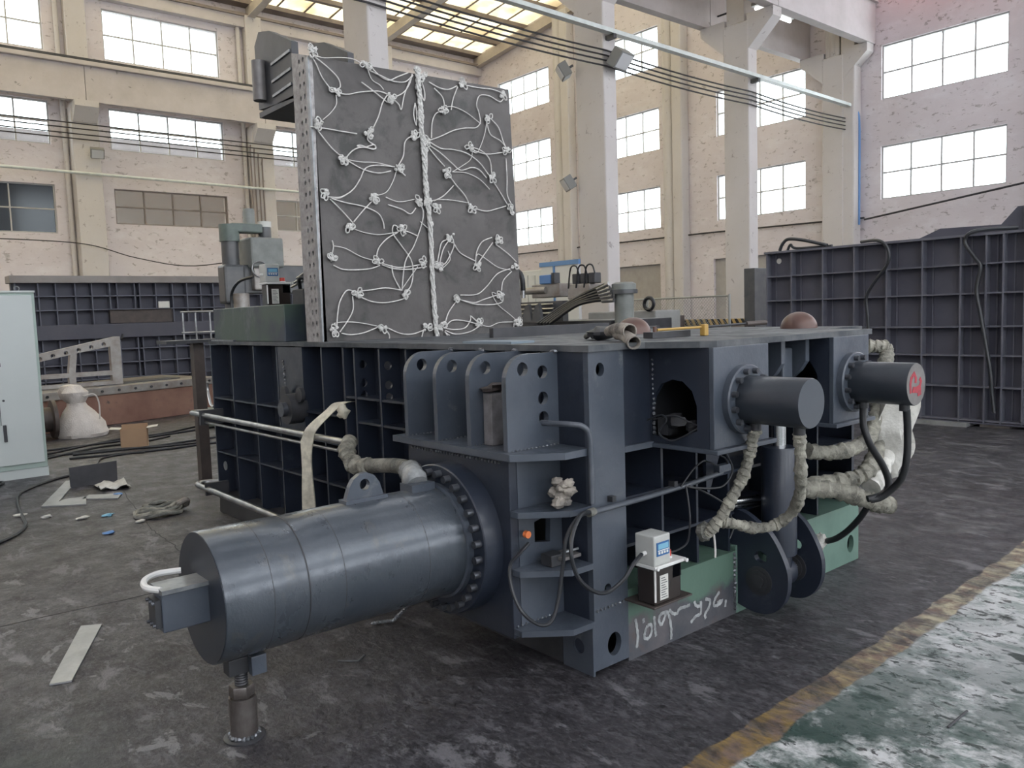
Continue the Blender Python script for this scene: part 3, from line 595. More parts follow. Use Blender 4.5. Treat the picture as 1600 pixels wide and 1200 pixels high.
bp('mount_side_plate', plate([(-.255, .20), (.02, .20), (.02, .985), (-.255, .985)], [[(-.165, .60), (-.075, .585), (-.07, .69), (-.10, .705), (-.165, .69)]], 'y', .19, .03), 'navy2')
bp('mount_side_plate', MB().box(-.255, .0, .935, .965, .20, .985))
weld((-.303, .24, .965), (-.303, .93, .965), B, r=.006)
weld((-.29, .188, .252), (-.08, .188, .252), B, r=.005)
# front corner post and base
bp('corner_post', plate([(0, .02), (.22, .02), (.22, 1.427), (0, 1.427)], [circ(.072, 1.348, .026, 20, .03), circ(.125, .112, .044, 24, .054), circ(.09, .375, .022)], 'y', .0, .03), 'navy2', bevel=.003)
bp('post_web', MB().box(.0, .03, .03, .26, .0, 1.427))
weld((.005, -.003, .292), (.22, -.003, .292), B, r=.006)
bp('base_side_web', plate([(.0, .0), (.19, .0), (.19, .22), (.0, .22)], [circ(.09, .115, .035)], 'x', -.012, .012), 'navy2')
bp('base_beam', plate([(.222, 0), (1.06, 0), (1.06, .335), (.222, .335)], [], 'y', .004, .03), 'greenbase', bevel=.003)
bp('base_beam_top', MB().box(.222, 1.06, .03, .26, .31, .335), 'greenbase')
bp('base_beam', plate([(1.06, 0), (2.37, 0), (2.37, .36), (1.06, .36)], [circ(2.27, .115, .04, 20, .055)], 'y', .004, .03), 'greenbase2', bevel=.003)
bp('base_beam_top', MB().box(1.06, 2.37, .03, .26, .335, .36), 'greenbase2')
bp('base_end_plate', MB().box(2.34, 2.37, .034, 4.3, 0, 1.42), 'navy')
weld((1.045, .0, .02), (1.045, .0, .33), B, r=.009)
# right side lower recessed grid
bp('grid_skin', MB().box(.22, 2.34, .245, .26, .33, 1.42), 'black')
for x in (.49, .756, 1.02, 1.55, 1.90): bp('vertical_rib', MB().box(x, x + .016, .02, .245, .335, .985))
for z in (.523, .742):
    for a, b in ((.222, .49), (.506, .756), (.772, 1.02), (1.036, 1.55), (1.566, 1.9), (1.916, 2.34)): bp('horizontal_rib', MB().box(a, b, .02, .245, z, z + .014))
bp('right_flange', MB().box(.222, .47, -.0, .03, .965, .992), 'navy2')
bp('grid_skin', MB().box(.222, .43, .02, .045, .99, 1.427), 'navy')
bp('gusset_plate', MB().hexa([(.84, .02, .99), (1.02, .02, .99), (1.02, .04, .99), (.84, .04, .99), (.84, .02, .70), (.86, .02, .66), (.86, .04, .66), (.84, .04, .70)]), 'navy')
weld((.425, -.0, 1.02), (.425, -.0, 1.38), B, r=.008)
weld((.80, -.318, 1.10), (.80, -.318, 1.40), B, r=.006)
# side boxes carrying the two small cylinders
def sidebox(x0, x1, first):
    hole = [[(-.245, 1.06), (-.245, 1.17), (-.22, 1.235), (-.17, 1.275), (-.11, 1.282), (-.05, 1.26), (-.005, 1.20), (.01, 1.13), (.01, 1.02), (-.10, 1.0)]] if first else [circ(-.13, 1.20, .12)]
    bp('box_side_plate', plate([(-.31, .985), (.04, .985), (.04, 1.427), (-.31, 1.427)], hole, 'x', x0, .022), 'navy')
    bp('box_back', MB().box(x0 + .022, x1, .02, .04, .985, 1.427), 'black')
    bp('box_front_plate', MB().box(x0, x1, -.335, -.31, .985, 1.427), 'navy2', bevel=.003)
    bp('box_end_plate', MB().box(x1 - .02, x1, -.31, .04, .985, 1.427), 'navy')
    bp('box_flange', MB().box(x0 - .012, x1 + .03, -.36, .04, .965, .985), 'navy2', bevel=.003)
    bp('box_rib', MB().box(x1 + .0, x1 + .014, -.32, .02, .985, 1.427), 'edge')
sidebox(.42, .84, True); sidebox(1.43, 1.80, False)
bp('box_joining_wall', MB().box(.84, 1.43, .03, .05, .985, 1.427), 'navy')
bp('wall_opening', MB().cyl((1.30, .029, 1.14), (1.30, .02, 1.14), .12, 28), 'black')
hv = bp('valve_cluster', MB().blob((.47, -.09, 1.09), .035, (1, 1.6, 1), 3).blob((.47, -.18, 1.07), .03, (1, 1, 1), 4).box(.45, .52, -.06, 0, 1.02, 1.10), 'dark')
build('valve_hose', MB().tube(spline([(.40, .03, 1.085), (.40, -.06, 1.12), (.39, -.10, 1.10), (.385, -.06, 1.04), (.40, -.13, 1.01), (.43, -.24, 1.07)]), .0045, 6), 'cable', hv)
build('valve_hose', MB().tube(spline([(.44, .02, 1.10), (.40, -.03, 1.10), (.42, -.12, 1.12), (.44, -.2, 1.09), (.43, -.25, 1.085)]), .004, 6), 'dark', hv)

def bolt_mesh(p, d, r, h): 
    p = Vector(p); d = Vector(d); mb = MB().cyl(p, p + d * h, r, 12)
    mb.lathe([(r * .98, h), (r * .62, h), (r * .58, h - r * .8), (0.001, h - r * .8)], p, d, 6); return mb
def bolt_ring(cx, r, n, p0, d, br, bh, parent, ax, phase=0.0):
    first = None
    for k in range(n):
        q = phase + 2 * PI * k / n
        off = (0, r * math.cos(q), r * math.sin(q)) if ax == 'x' else (r * math.cos(q), 0, r * math.sin(q))
        if first is None:
            first = build('bolt', bolt_mesh(Vector(p0) + Vector(off), d, br, bh), 'bolt', parent); f0 = Vector(off)
        else: copy_at(first, Vector(off) - f0, parent)
def small_cylinder(cx, ring):
    z = 1.188; c = bp('side_cylinder', MB().lathe([(.106, 0), (.106, .315), (.1035, .32)], (cx, -.345, z), (0, -1, 0), 40), 'cyls', label='smaller side cylinder with red paint marks on its end cap' if ring else 'smaller side cylinder with plain end cap')
    build('end_cap', MB().cyl((cx, -.655, z), (cx, -.666, z), .1035, 40), 'blotch' if ring else 'cap', c)
    build('cylinder_flange', MB().lathe([(.001, .0), (.156, .0), (.156, .03), (.150, .036), (.108, .036)], (cx, -.335, z), (0, -1, 0), 40), 'navy2', c)
    bolt_ring(0, .130, 12, (cx, -.370, z), (0, -1, 0), .0135, .024, c, 'y', .26)
    build('port_block', MB().cyl((cx, -.40, z - .09), (cx, -.40, z - .135), .025, 12), 'dark', c)
    build('port_block', MB().cyl((cx, -.61, z - .09), (cx, -.61, z - .135), .025, 12), 'dark', c)
    return c
sc1 = small_cylinder(.632, False); sc2 = small_cylinder(1.612, True)
mbr = MB()
for s_ in REDS: mbr.tube([(x / 1000 + .002, -.668, z / 1000 - .004) for x, z in s_], .0125, 6)
for v in mbr.v: v.y = (v.y + .668) * .12 - .6665
build('red_paint_mark', mbr, 'redp', sc2)
# lower clevis, upright cylinder, upper clevis
lob = [(.1, .56), (-.03, .545), (-.12, .50), (-.19, .45), (-.25, .36), (-.285, .27), (-.285, .18), (-.26, .11), (-.21, .055), (-.14, .03), (-.05, .035), (.1, .08)]
lob = [(v.x, v.y) for v in spline([(a, b, 0) for a, b in lob], 4)]
for x in (1.075, 1.40):
    c = bp('clevis_plate', plate(lob, [circ(-.135, .325, .038, 18, .03)], 'x', x, .035), 'navy', bevel=.004)
    for r, h in ((.075, .006), (.055, .012), (.034, .02)): build('pin_retainer', MB().cyl((x, -.125, .2), (x - h, -.125, .2), r, 26), 'dark', c)
bp('clevis_pin', MB().cyl((1.10, -.125, .2), (1.47, -.125, .2), .034, 20), 'pipe')
vc = bp('upright_cylinder', MB().lathe([(.04, .0), (.088, .02), (.09, .04), (.09, .575), (.084, .585), (.038, .587)], (1.262, -.125, .285), (0, 0, 1), 40), 'navy')
build('cylinder_rod', MB().cyl((1.262, -.125, .86), (1.262, -.125, 1.22), .038, 28), 'chrome', vc)
build('rod_eye', MB().cyl((1.205, -.125, .2), (1.32, -.125, .2), .075, 24), 'navy', vc)
build('cylinder_foot', MB().cyl((1.262, -.125, .22), (1.262, -.125, .31), .065, 24), 'navy', vc)
build('rod_end_block', MB().box(1.215, 1.31, -.18, -.07, 1.19, 1.38), 'navy2', vc, bevel=.01)
upl = [(.03, 1.427), (-.235, 1.427), (-.235, 1.31), (-.20, 1.26), (-.13, 1.20), (-.06, 1.20), (.03, 1.24)]
for x in (1.11, 1.335):
    c = bp('upper_clevis_plate', plate(upl, [], 'x', x, .035), 'navy2', bevel=.004)
    build('pin_retainer', MB().cyl((x, -.11, 1.33), (x - .012, -.11, 1.33), .045, 20), 'dark', c)
bp('clevis_pin', MB().cyl((1.10, -.11, 1.33), (1.40, -.11, 1.33), .03, 18), 'pipe')
for y in (.4, .43): bp('steel_pipe', MB().cyl((.98, .2 - y * .5, y + .18), (1.25, -.02 - (y - .4), y + .16), .016, 10), 'chrome')
# conduit and bent pipe on the post
cd = bp('conduit_pipe', MB().tube([(-.045, -.022, .742), (.3, -.022, .745), (.62, -.03, .757), (.9, -.03, .775)], .0125, 10), 'ppipe')
build('pipe_clamp', MB().box(.10, .125, -.03, .0, .765, .79), 'dark', cd); build('pipe_clamp', MB().box(.52, .545, -.035, .0, .765, .79), 'dark', cd)
build('junction_box', MB().box(.86, .96, -.045, -.01, .78, .815), 'navy2', cd)
bp('bent_pipe', MB().tube(spline([(-.095, .20, 1.12), (-.094, .12, 1.122), (-.08, .04, 1.124), (-.045, .0, 1.115), (-.018, -.014, 1.08), (-.012, -.016, 1.0), (-.012, -.016, .78)], 8), .0125, 12), 'ppipe')
# hydraulic pipes on the left side
bp('hydraulic_pipe', MB().tube(spline([(.02, 4.50, .855), (-.06, 4.56, .856), (-.15, 4.53, .857), (-.16, 4.38, .858), (-.16, 3.9, .862), (-.16, 2.8, .868), (-.16, 1.86, .875)], 6), .021, 12), 'pipe')
bp('hydraulic_pipe', MB().tube(spline([(-.04, 4.45, .80), (-.12, 4.35, .80), (-.15, 4.2, .802), (-.15, 3.0, .806), (-.15, 1.9, .812)], 6), .011, 10), 'pipe')
bp('hydraulic_pipe', MB().tube(spline([(.02, 4.45, .25), (-.06, 4.52, .25), (-.15, 4.5, .25), (-.17, 4.35, .25), (-.17, 3.8, .25), (-.17, 1.6, .245)], 6), .024, 12), 'pipe')
bp('pipe_bracket', MB().box(-.19, .0, 4.20, 4.23, .20, .30), 'dark'); bp('pipe_bracket', MB().box(-.19, .0, 4.22, 4.25, .78, .90), 'dark')
bp('steel_pipe', MB().tube(spline([(.02, 4.6, 1.1), (.02, 4.6, 1.02), (.0, 4.5, .92), (.0, 4.43, .90)]), .012, 8), 'pipe')

# main cylinder
cyx, cyz = .585, .587
mc = bp('main_cylinder', MB().lathe([(.001, 0), (.245, 0), (.248, .004), (.248, .28), (.2465, .283), (.2465, .44), (.248, .443), (.248, 1.08)], (-1.475, cyx, cyz), (1, 0, 0), 96), 'cyl', label='fat horizontal main cylinder bolted to the mounting plate')
build('cylinder_end_face', MB().cyl((-1.4755, cyx, cyz), (-1.477, cyx, cyz), .243, 64), 'capd', mc)
build('mount_drum', MB().lathe([(.24, 0), (.338, .0), (.343, .005), (.343, .10), (.24, .10)], (-.40, cyx, cyz), (1, 0, 0), 96), 'navy', mc)
build('cylinder_collar', MB().lathe([(.25, 0), (.262, .004), (.262, .03), (.25, .03)], (-.43, cyx, cyz), (1, 0, 0), 96), 'navy2', mc)
bolt_ring(0, .308, 28, (-.40, cyx, cyz), (-1, 0, 0), .0165, .034, mc, 'x', .1)
def ringseam(x): return MB().lathe([(.2475, 0), (.2488, .003), (.2475, .006)], (x, cyx, cyz), (1, 0, 0), 64)
for x in (-1.30, -1.16, -1.01, -.62): build('machining_step', ringseam(x), 'dark', mc)
# lifting lug
lg = [(-.87, .83), (-.68, .83), (-.70, .90), (-.725, .935), (-.76, .952), (-.795, .948), (-.825, .93), (-.845, .90)]
build('lifting_lug', plate(lg, [circ(-.773, .902, .024)], 'y', .575, .028), 'navy2', mc, bevel=.004)
build('lug_base', MB().box(-.875, -.675, .555, .62, .832, .848), 'navy2', mc)
build('lug_base', MB().box(-.56, -.44, .54, .64, .83, .865), 'navy2', mc)
# valve block on the end face
build('port_block', MB().box(-1.64, -1.457, .50, .60, .52, .66), 'navy2', mc, bevel=.006)
build('port_bracket', MB().box(-1.64, -1.457, .49, .62, .66, .675), 'edge', mc)
build('port_bracket', MB().tube(spline([(-1.63, .53, .668), (-1.66, .60, .668), (-1.64, .69, .668), (-1.58, .74, .668), (-1.50, .72, .668)]), .012, 8), 'white', mc)
for z in (.63, .55):
    for y in (.52, .55, .585): build('bolt', MB().cyl((-1.64, y, z), (-1.67, y, z), .007, 8), 'bolt', mc)
build('block_cap', MB().box(-1.66, -1.64, .51, .59, .54, .64), 'dark', mc)
# white writing on the base beam
mbw = MB()
for s_ in SCRIB:
    p = spline([(x / 1000, -.001, z / 1000) for x, z in s_], 4); mbw.tube(p, .0115, 6, rf=lambda i, m: .6 + .4 * math.sin(i * 1.3) ** 2)
for v in mbw.v: v.y = (v.y + .001) * .12 + .002
bp('white_paint_writing', mbw, 'whp')

# lid: thick plate with cords and lumps, flame-cut edge bar full of holes
LY = 2.5
lid = bp('lid', MB().hexa([(.06, LY, 1.43), (1.812, LY, 1.40), (1.812, LY + .05, 1.40), (.06, LY + .05, 1.43), (.086, LY, 3.30), (1.748, LY, 3.337), (1.748, LY + .05, 3.337), (.086, LY + .05, 3.30)]), 'lid', label='raised dark steel lid plate with white cords stuck over its face', bevel=.003)
eb = build('edge_bar', plate([(2.50, 1.43), (2.735, 1.43), (2.735, 3.375), (2.50, 3.30)], [c for k in range(24) for c in (circ(2.575, 1.50 + k * .078, .013, 6, .017), circ(2.63, 1.497 + k * .078, .013, 6, .017))], 'x', .055, .03), 'flame', lid)
build('edge_strip', MB().box(.05, .06, 2.495, 2.53, 1.44, 3.29), 'edge', lid)
build('lid_frame', MB().hexa([(.12, 2.735, 1.43), (1.75, 2.735, 1.43), (1.75, 2.86, 1.43), (.12, 2.86, 1.43), (.12, 2.735, 3.37), (1.75, 2.735, 3.39), (1.75, 2.86, 3.2), (.12, 2.86, 3.2)]), 'dark', lid)
build('lid_core', MB().box(.086, 1.74, 2.55, 2.735, 1.45, 3.29), 'black', lid)
ar = build('lid_arm', plate([(2.86, 3.12), (3.44, 3.16), (3.46, 3.62), (3.38, 3.70), (3.2, 3.66), (2.86, 3.50)], [], 'x', .12, .05), 'dark', lid)
build('lid_arm', plate([(2.86, 3.12), (3.44, 3.16), (3.46, 3.62), (3.38, 3.70), (3.2, 3.66), (2.86, 3.50)], [], 'x', .55, .05), 'dark', lid)
build('arm_tube', MB().cyl((.09, 3.34, 3.2), (.09, 3.34, 3.48), .05, 16), 'blotch', lid)
build('arm_floor', MB().box(.12, .6, 2.86, 3.44, 3.10, 3.14), 'dark', lid)
for z in (3.32, 3.44, 3.22): build('arm_strip', MB().bar((.115, 2.88, z), (.115, 3.18, z - .02), .012, .018), 'edge', lid)
for i, c in enumerate(CORDS):
    p = [(x / 1000, LY - .008 - .012 * abs(math.sin(i * 1.7 + k)), z / 1000) for k, (x, z) in enumerate(c)]
    build('cord', MB().tube(spline(p, 5), .0042 if i % 5 else .0032, 6), 'rope', lid)
for i, (x, z) in enumerate(KNOTS):
    rn = random.Random(i); mb = MB()
    for k in range(5): mb.blob((x / 1000 + rn.uniform(-.026, .026), LY - .014 - rn.random() * .012, z / 1000 + rn.uniform(-.022, .022)), rn.uniform(.009, .016), (1.2, .8, 1), i * 7 + k, 7, .4)
    for k in range(3):
        a = rn.random() * 6.3; u = Vector((math.cos(a), 0, math.sin(a))); q = Vector((x / 1000, LY - .025, z / 1000)); n_ = Vector((-u.z, 0, u.x))
        mb.tube(spline([q, q + u * .03 + n_ * .012, q + u * .045 - n_ * .005, q + u * .02 - n_ * .018, q]), .0045, 5)
    build('cord_knot', mb, 'putty', lid)
rn = random.Random(5); mb = MB()
sp = spline([(x / 1000, LY - .014, z / 1000) for x, z in SPINE], 10)
for k in range(3):
    mb.tube([p + Vector((.011 * math.sin(i * .7 + k * 2.1) + rn.uniform(-.003, .003), -.008 * (1 + math.cos(i * .7 + k * 2.1)), 0)) for i, p in enumerate(sp)], .0095, 6)
build('cord_bundle', mb, 'putty', lid)
mb = MB()
for k in range(60):
    t = rn.random() ** 1.5; p = sp[int(t * (len(sp) - 1))]; mb.blob(p + Vector((rn.uniform(-.02, .02), -.012, rn.uniform(-.01, .01))), rn.uniform(.008, .018), (1, .8, 1.5), k, 6, .4)
tag(build('bundle_lumps', mb, 'putty', lid), kind='stuff')
# things of the baler standing on the deck
bp('deck_rail', MB().box(.70, 1.75, 1.50, 1.54, 1.455, 1.515), 'dark'); bp('deck_rail', MB().box(1.75, 2.30, 1.50, 1.54, 1.455, 1.475), 'dark')
bp('shim_plate', MB().box(.05, .20, .56, .95, 1.455, 1.466), 'shim')
tk = bp('oil_tank', MB().box(.02, .95, 3.0, 4.36, 1.455, 1.72), 'tankpaint', bevel=.006)
bp('weld_bead', MB().box(-.005, .02, 3.9, 4.38, 1.455, 1.466), 'weld')

# ================================================================== things on and around the baler
# support jack under the main cylinder
jk = empty('support_jack', (-1.345, .59, 0), 'rusty pipe screw jack standing on the floor under the front of the main cylinder', 'jack')
build('base_plate', MB().lathe([(.001, .008), (.075, .008), (.078, .006), (.078, 0), (.001, 0)], (-1.345, .59, 0), n=32), 'dark', jk)
j = build('jack_body', MB().lathe([(.052, .008), (.052, .165), (.046, .165), (.001, .163)], (-1.345, .59, 0), n=32), 'jackm', jk)
weld_pts = MB()
for k in range(22): weld_pts.blob((-1.345 + .054 * math.cos(k * .2856), .59 + .054 * math.sin(k * .2856), .014), .009, (1, 1, 1), k, 6, .3)
build('weld_ring', weld_pts, 'weld', jk)
build('lock_nut', MB().lathe([(.001, 0), (.046, 0), (.048, .003), (.048, .042), (.046, .045), (.001, .045)], (-1.345, .59, .166), n=6), 'jackm', jk)
build('screw_rod', MB().lathe([(.026, .17 + .0)] + [(.026 - (.003 if k % 2 else 0), .205 + k * .005) for k in range(12)] + [(.022, .27), (.022, .30)], (-1.345, .59, 0), n=20), 'dark', jk)
build('head_block', MB().box(-1.40, -1.30, .56, .62, .262, .325), 'dark', jk, bevel=.003)
build('side_block', MB().box(-1.325, -1.265, .525, .56, .255, .33), 'navy2', jk, bevel=.003)
# steel foot block wedged between the fins
sb = empty('steel_block', (-.17, .40, 1.016), 'pale rusty steel billet standing on the shelf between the second and front fin', 'steel block')
build('billet', MB().hexa([(-.235, .375, 1.016), (-.14, .375, 1.016), (-.14, .435, 1.016), (-.235, .435, 1.016), (-.232, .375, 1.25), (-.137, .375, 1.25), (-.137, .435, 1.25), (-.232, .435, 1.25)]), 'billet', sb, bevel=.003)
build('billet', MB().box(-.137, -.10, .38, .43, 1.016, 1.25), 'wood', sb, bevel=.003)
build('crumpled_rag', MB().blob((-.20, .40, 1.275), .04, (1.5, .9, .5), 4, 9, .5), 'brownplate', label='crumpled rag lying on top of the billet between the fins', cat='rag')

def pump(o, label, dirx=1, s=1.0, lid_cap=True, mirror=False):
    ox, oy, oz = o; e = empty('lubrication_pump', o, label, 'pump', 'electric lubrication pumps')
    X = lambda a: ox + a * s
    Yv = lambda a: oy + a * s
    Z = lambda a: oz + a * s
    def bx(n, x0, x1, y0, y1, z0, z1, m, p=e, **k):
        return build(n, MB().box(X(x0), X(x1), Yv(y0), Yv(y1), Z(z0), Z(z1)), m, p, **k)
    bx('reservoir', .01, .195, -.12, -.02, .0, .165, 'smoke', bevel=.008)
    bx('reservoir_neck', .135, .195, -.12, -.04, .10, .165, 'glass_d')
    bx('top_flange', .0, .215, -.135, -.01, .165, .18, 'white', bevel=.003)
    h = bx('control_housing', .0, .11, -.13, -.02, .18, .315, 'pumpw', bevel=.006)
    pn = bx('control_panel', .015, .098, -.134, -.13, .225, .285, 'blue', h)
    bx('display', .022, .09, -.136, -.133, .255, .278, 'lcd', h)
    for k in range(4): bx('button', .022 + k * .018, .033 + k * .018, -.137, -.133, .234, .244, 'white', h)
    bx('panel_strip', .020, .093, -.136, -.133, .247, .251, 'white', h)
    bx('name_label', .045, .10, -.123, -.1195, .02, .13, 'label')
    for k in range(9): bx('label_text_line', .052, .092 - (k % 3) * .007, -.1245, -.1225, .03 + k * .0108, .0335 + k * .0108, 'ink')
    build('filler_cap', MB().cyl((X(.155), Yv(-.07), Z(.18)), (X(.155), Yv(-.07), Z(.215)), .022 * s, 16), 'red' , e)
    build('filler_cap_base', MB().cyl((X(.155), Yv(-.07), Z(.178)), (X(.155), Yv(-.07), Z(.19)), .026 * s, 16), 'white', e)
    build('cable_gland', MB().cyl((X(.0), Yv(-.08), Z(.235)), (X(-.022), Yv(-.08), Z(.235)), .010 * s, 10), 'white', e)
    build('flange_screw', MB().cyl((X(.205), Yv(-.135), Z(.172)), (X(.205), Yv(-.148), Z(.172)), .009 * s, 8), 'white', e)
    build('flange_screw', MB().cyl((X(.01), Yv(-.135), Z(.172)), (X(.01), Yv(-.145), Z(.172)), .008 * s, 8), 'white', e)
    build('gauge_tube', MB().cyl((X(.012), Yv(-.122), Z(.02)), (X(.012), Yv(-.122), Z(.16)), .005 * s, 8), 'white', e)
    return e
ps = build('pump_shelf', MB().box(.195, .462, -.175, .0, .293, .302), 'brownplate', B, bevel=.002)
pump((.20, -.045, .302), 'grey and white lubrication pump on a brown shelf near the machine base')
pump((.19, 3.80, 1.72), 'small lubrication pump with blue panel on top of the oil tank', s=1.05)

# canvas-wrapped and bare hoses
def hose(name, pts, r, m, label, n=12, seed=0, lump=.1, cat='hose', k=6, group=None):
    rn = random.Random(seed); w_ = .27 if m in ('wrap', 'cloth') else 0; k = 14 if w_ else k; n = 16 if w_ else n
    ph = [rn.random() * 6 for _ in range(4)]
    return build(name, MB().tube(spline(pts, k), r, n, rf=lambda i, m_: 1 + lump * .6 * (math.sin(i * .31 + ph[0]) + .6 * math.sin(i * .83 + ph[1])), wrap=w_), m, label=label, cat=cat, group=group)
h1 = hose('wrapped_hose', [(.632, -.40, 1.06), (.650, -.37, 1.0), (.655, -.35, .93), (.640, -.33, .84), (.615, -.30, .76), (.59, -.26, .67), (.565, -.22, .6), (.555, -.19, .565)], .026, 'wrap', 'canvas-wrapped hose hanging from the nearer side cylinder to the frame', seed=1, lump=.18, k=9)
h2 = hose('wrapped_hose', [(.632, -.61, 1.06), (.655, -.6, .99), (.695, -.58, .87), (.786, -.52, .75), (.861, -.44, .65), (.852, -.36, .578), (.745, -.32, .576), (.653, -.28, .605), (.60, -.24, .62)], .025, 'wrap', 'long canvas-wrapped hose looping under the upright cylinder', seed=2, lump=.16, k=9)
hose('wrapped_hose', [(1.50, -.15, .815), (1.66, -.2, .79), (1.85, -.24, .80), (2.0, -.25, .85), (2.14, -.22, .97), (2.28, -.18, 1.14), (2.42, -.14, 1.25), (2.46, -.12, 1.31), (2.41, -.09, 1.33), (2.36, -.02, 1.33)], .04, 'wrap', 'thick wrapped hose arching up behind the red marked cylinder', seed=3, lump=.12, k=8)
hose('wrapped_hose', [(2.27, -.18, 1.05), (2.2, -.22, .92), (2.10, -.25, .80), (1.90, -.3, .69), (1.78, -.25, .63), (1.6, -.15, .62), (1.4, -.06, .62)], .045, 'wrap', 'thick wrapped hose sloping down beside the arching one at the right', seed=4, lump=.12, k=8)
hose('wrapped_hose', [(1.40, -.08, .60), (1.53, -.18, .61), (1.64, -.28, .585), (1.725, -.35, .545), (1.80, -.4, .515), (1.87, -.42, .50)], .047, 'wrap', 'pleated canvas-wrapped hose running out to the black hose ends', seed=5, lump=.12, k=9)
hose('wrapped_hose', [(2.27, -.20, 1.1), (2.28, -.25, .98), (2.18, -.28, .8), (2.03, -.3, .66), (1.86, -.32, .58)], .05, 'cloth', 'white cloth wrapped hose at the far right of the bundle', seed=6, lump=.14, k=8)
cl = MB(); rn = random.Random(9)
g_ = []
for i in range(9):
    for j in range(12):
        u, v = i / 8, j / 11; g_.append((2.06 + .24 * u + .02 * math.sin(v * 9), -.33 + .07 * math.sin(u * 10 + v * 3) + .03 * v, 1.08 - v * (.5 - .12 * u) + .02 * math.sin(u * 7)))
cl.add(g_, [(i * 12 + j, i * 12 + j + 1, (i + 1) * 12 + j + 1, (i + 1) * 12 + j) for i in range(8) for j in range(11)], True)
o = build('protective_cloth', cl, 'cloth', label='white cloth draped over the hoses behind the red marked cylinder', cat='cloth')
sm = o.modifiers.new('solid', 'SOLIDIFY'); sm.thickness = .006
hose('hydraulic_hose', [(1.612, -.40, 1.06), (1.575, -.42, .97), (1.585, -.45, .87), (1.652, -.48, .763), (1.681, -.5, .677), (1.665, -.5, .618), (1.60, -.48, .60), (1.56, -.45, .59)], .018, 'hose', 'black hose curving down from the flange end of the red marked cylinder', lump=0)
hose('hydraulic_hose', [(1.612, -.62, 1.06), (1.625, -.62, .96), (1.621, -.62, .82), (1.618, -.6, .717), (1.62, -.55, .65), (1.60, -.5, .60), (1.57, -.46, .585)], .018, 'hose', 'black hose hanging from the outer end of the red marked cylinder', lump=0)
hose('hydraulic_hose', [(1.739, -.36, .50), (1.765, -.31, .43), (1.79, -.23, .34), (1.79, -.16, .28), (1.80, -.1, .25)], .017, 'hose', 'short black hose dropping to the green base beam', lump=0)
build('wrapped_fitting', MB().blob((1.80, -.06, .24), .05, (1, .8, .9), 8, 9, .25), 'cloth', label='cloth wrapped fitting on the green base beam at right', cat='fitting')
build('wrapped_fitting', MB().blob((.565, -.17, .57), .04, (1, .9, 1.2), 18, 9, .35), 'wrapg', label='frayed cloth wrapped joint where two hoses meet left of the upright cylinder', cat='fitting')
hose('wrapped_hose', [(-.13, 1.86, .875), (-.19, 1.80, .84), (-.20, 1.74, .79), (-.21, 1.66, .765), (-.215, 1.5, .785)], .045, 'wrap', 'pale wrapped elbow at the end of the long bright pipe', seed=11, lump=.18, k=9)
hose('wrapped_hose', [(-.213, 1.56, .775), (-.215, 1.35, .806), (-.26, 1.15, .835), (-.33, .95, .86), (-.40, .80, .865)], .040, 'wrapg', 'dark grey wrapped hose between the pale elbow and the main cylinder', seed=12, lump=.03)
hose('wrapped_hose', [(-.38, .84, .865), (-.44, .72, .885), (-.49, .64, .885), (-.50, .595, .855)], .052, 'sheet', 'plastic wrapped hose end entering the top of the main cylinder', seed=13, lump=.15, k=8)
# cream lifting strap
stp = spline([(.03, 2.14, 1.075), (-.02, 2.16, 1.06), (-.10, 2.17, 1.0), (-.17, 2.22, .93), (-.20, 2.26, .86), (-.30, 1.9, .80), (-1.0, .66, .86)], 8)
P_ = [(.02, 2.10, 1.085), (-.03, 2.16, 1.075), (-.09, 2.20, 1.02), (-.19, 2.22, .935), (-.205, 2.26, .87), (-.215, 2.27, .80), (-.22, 2.27, .60), (-.22, 2.27, .30)]
mb = MB(); q = spline(P_, 6); vs = []
for i, p in enumerate(q):
    wv = .041 + .004 * math.sin(i * .5); a = Vector((.5 + .2 * math.sin(i * .35), -.84, 0)).normalized(); n_ = Vector((-.84, -.5, 0)) * .006
    vs += [p - a * wv + n_, p + a * wv + n_, p + a * wv - n_, p - a * wv - n_]
fs = []
for i in range(len(q) - 1):
    for k in range(4): fs.append((i * 4 + k, i * 4 + (k + 1) % 4, (i + 1) * 4 + (k + 1) % 4, (i + 1) * 4 + k))
fs += [(3, 2, 1, 0), tuple(len(q) * 4 - 4 + k for k in range(4))]
mb.add(vs, fs, True)
build('lifting_strap', mb, 'strap', label='cream webbing strap hanging over the bright pipe down behind the main cylinder', cat='strap')
build('strap_bundle', MB().blob((-.03, 2.12, 1.03), .05, (.7, 1, .9), 21, 9, .3), 'strap', label='bundled end of cream webbing tucked between the ribs', cat='strap')
build('cloth_scrap', MB().blob((.05, 1.44, .99), .025, (1, 1.6, .7), 22, 8, .3), 'cloth', label='small white cloth scrap resting on the rib beside the rounded fins', cat='cloth')
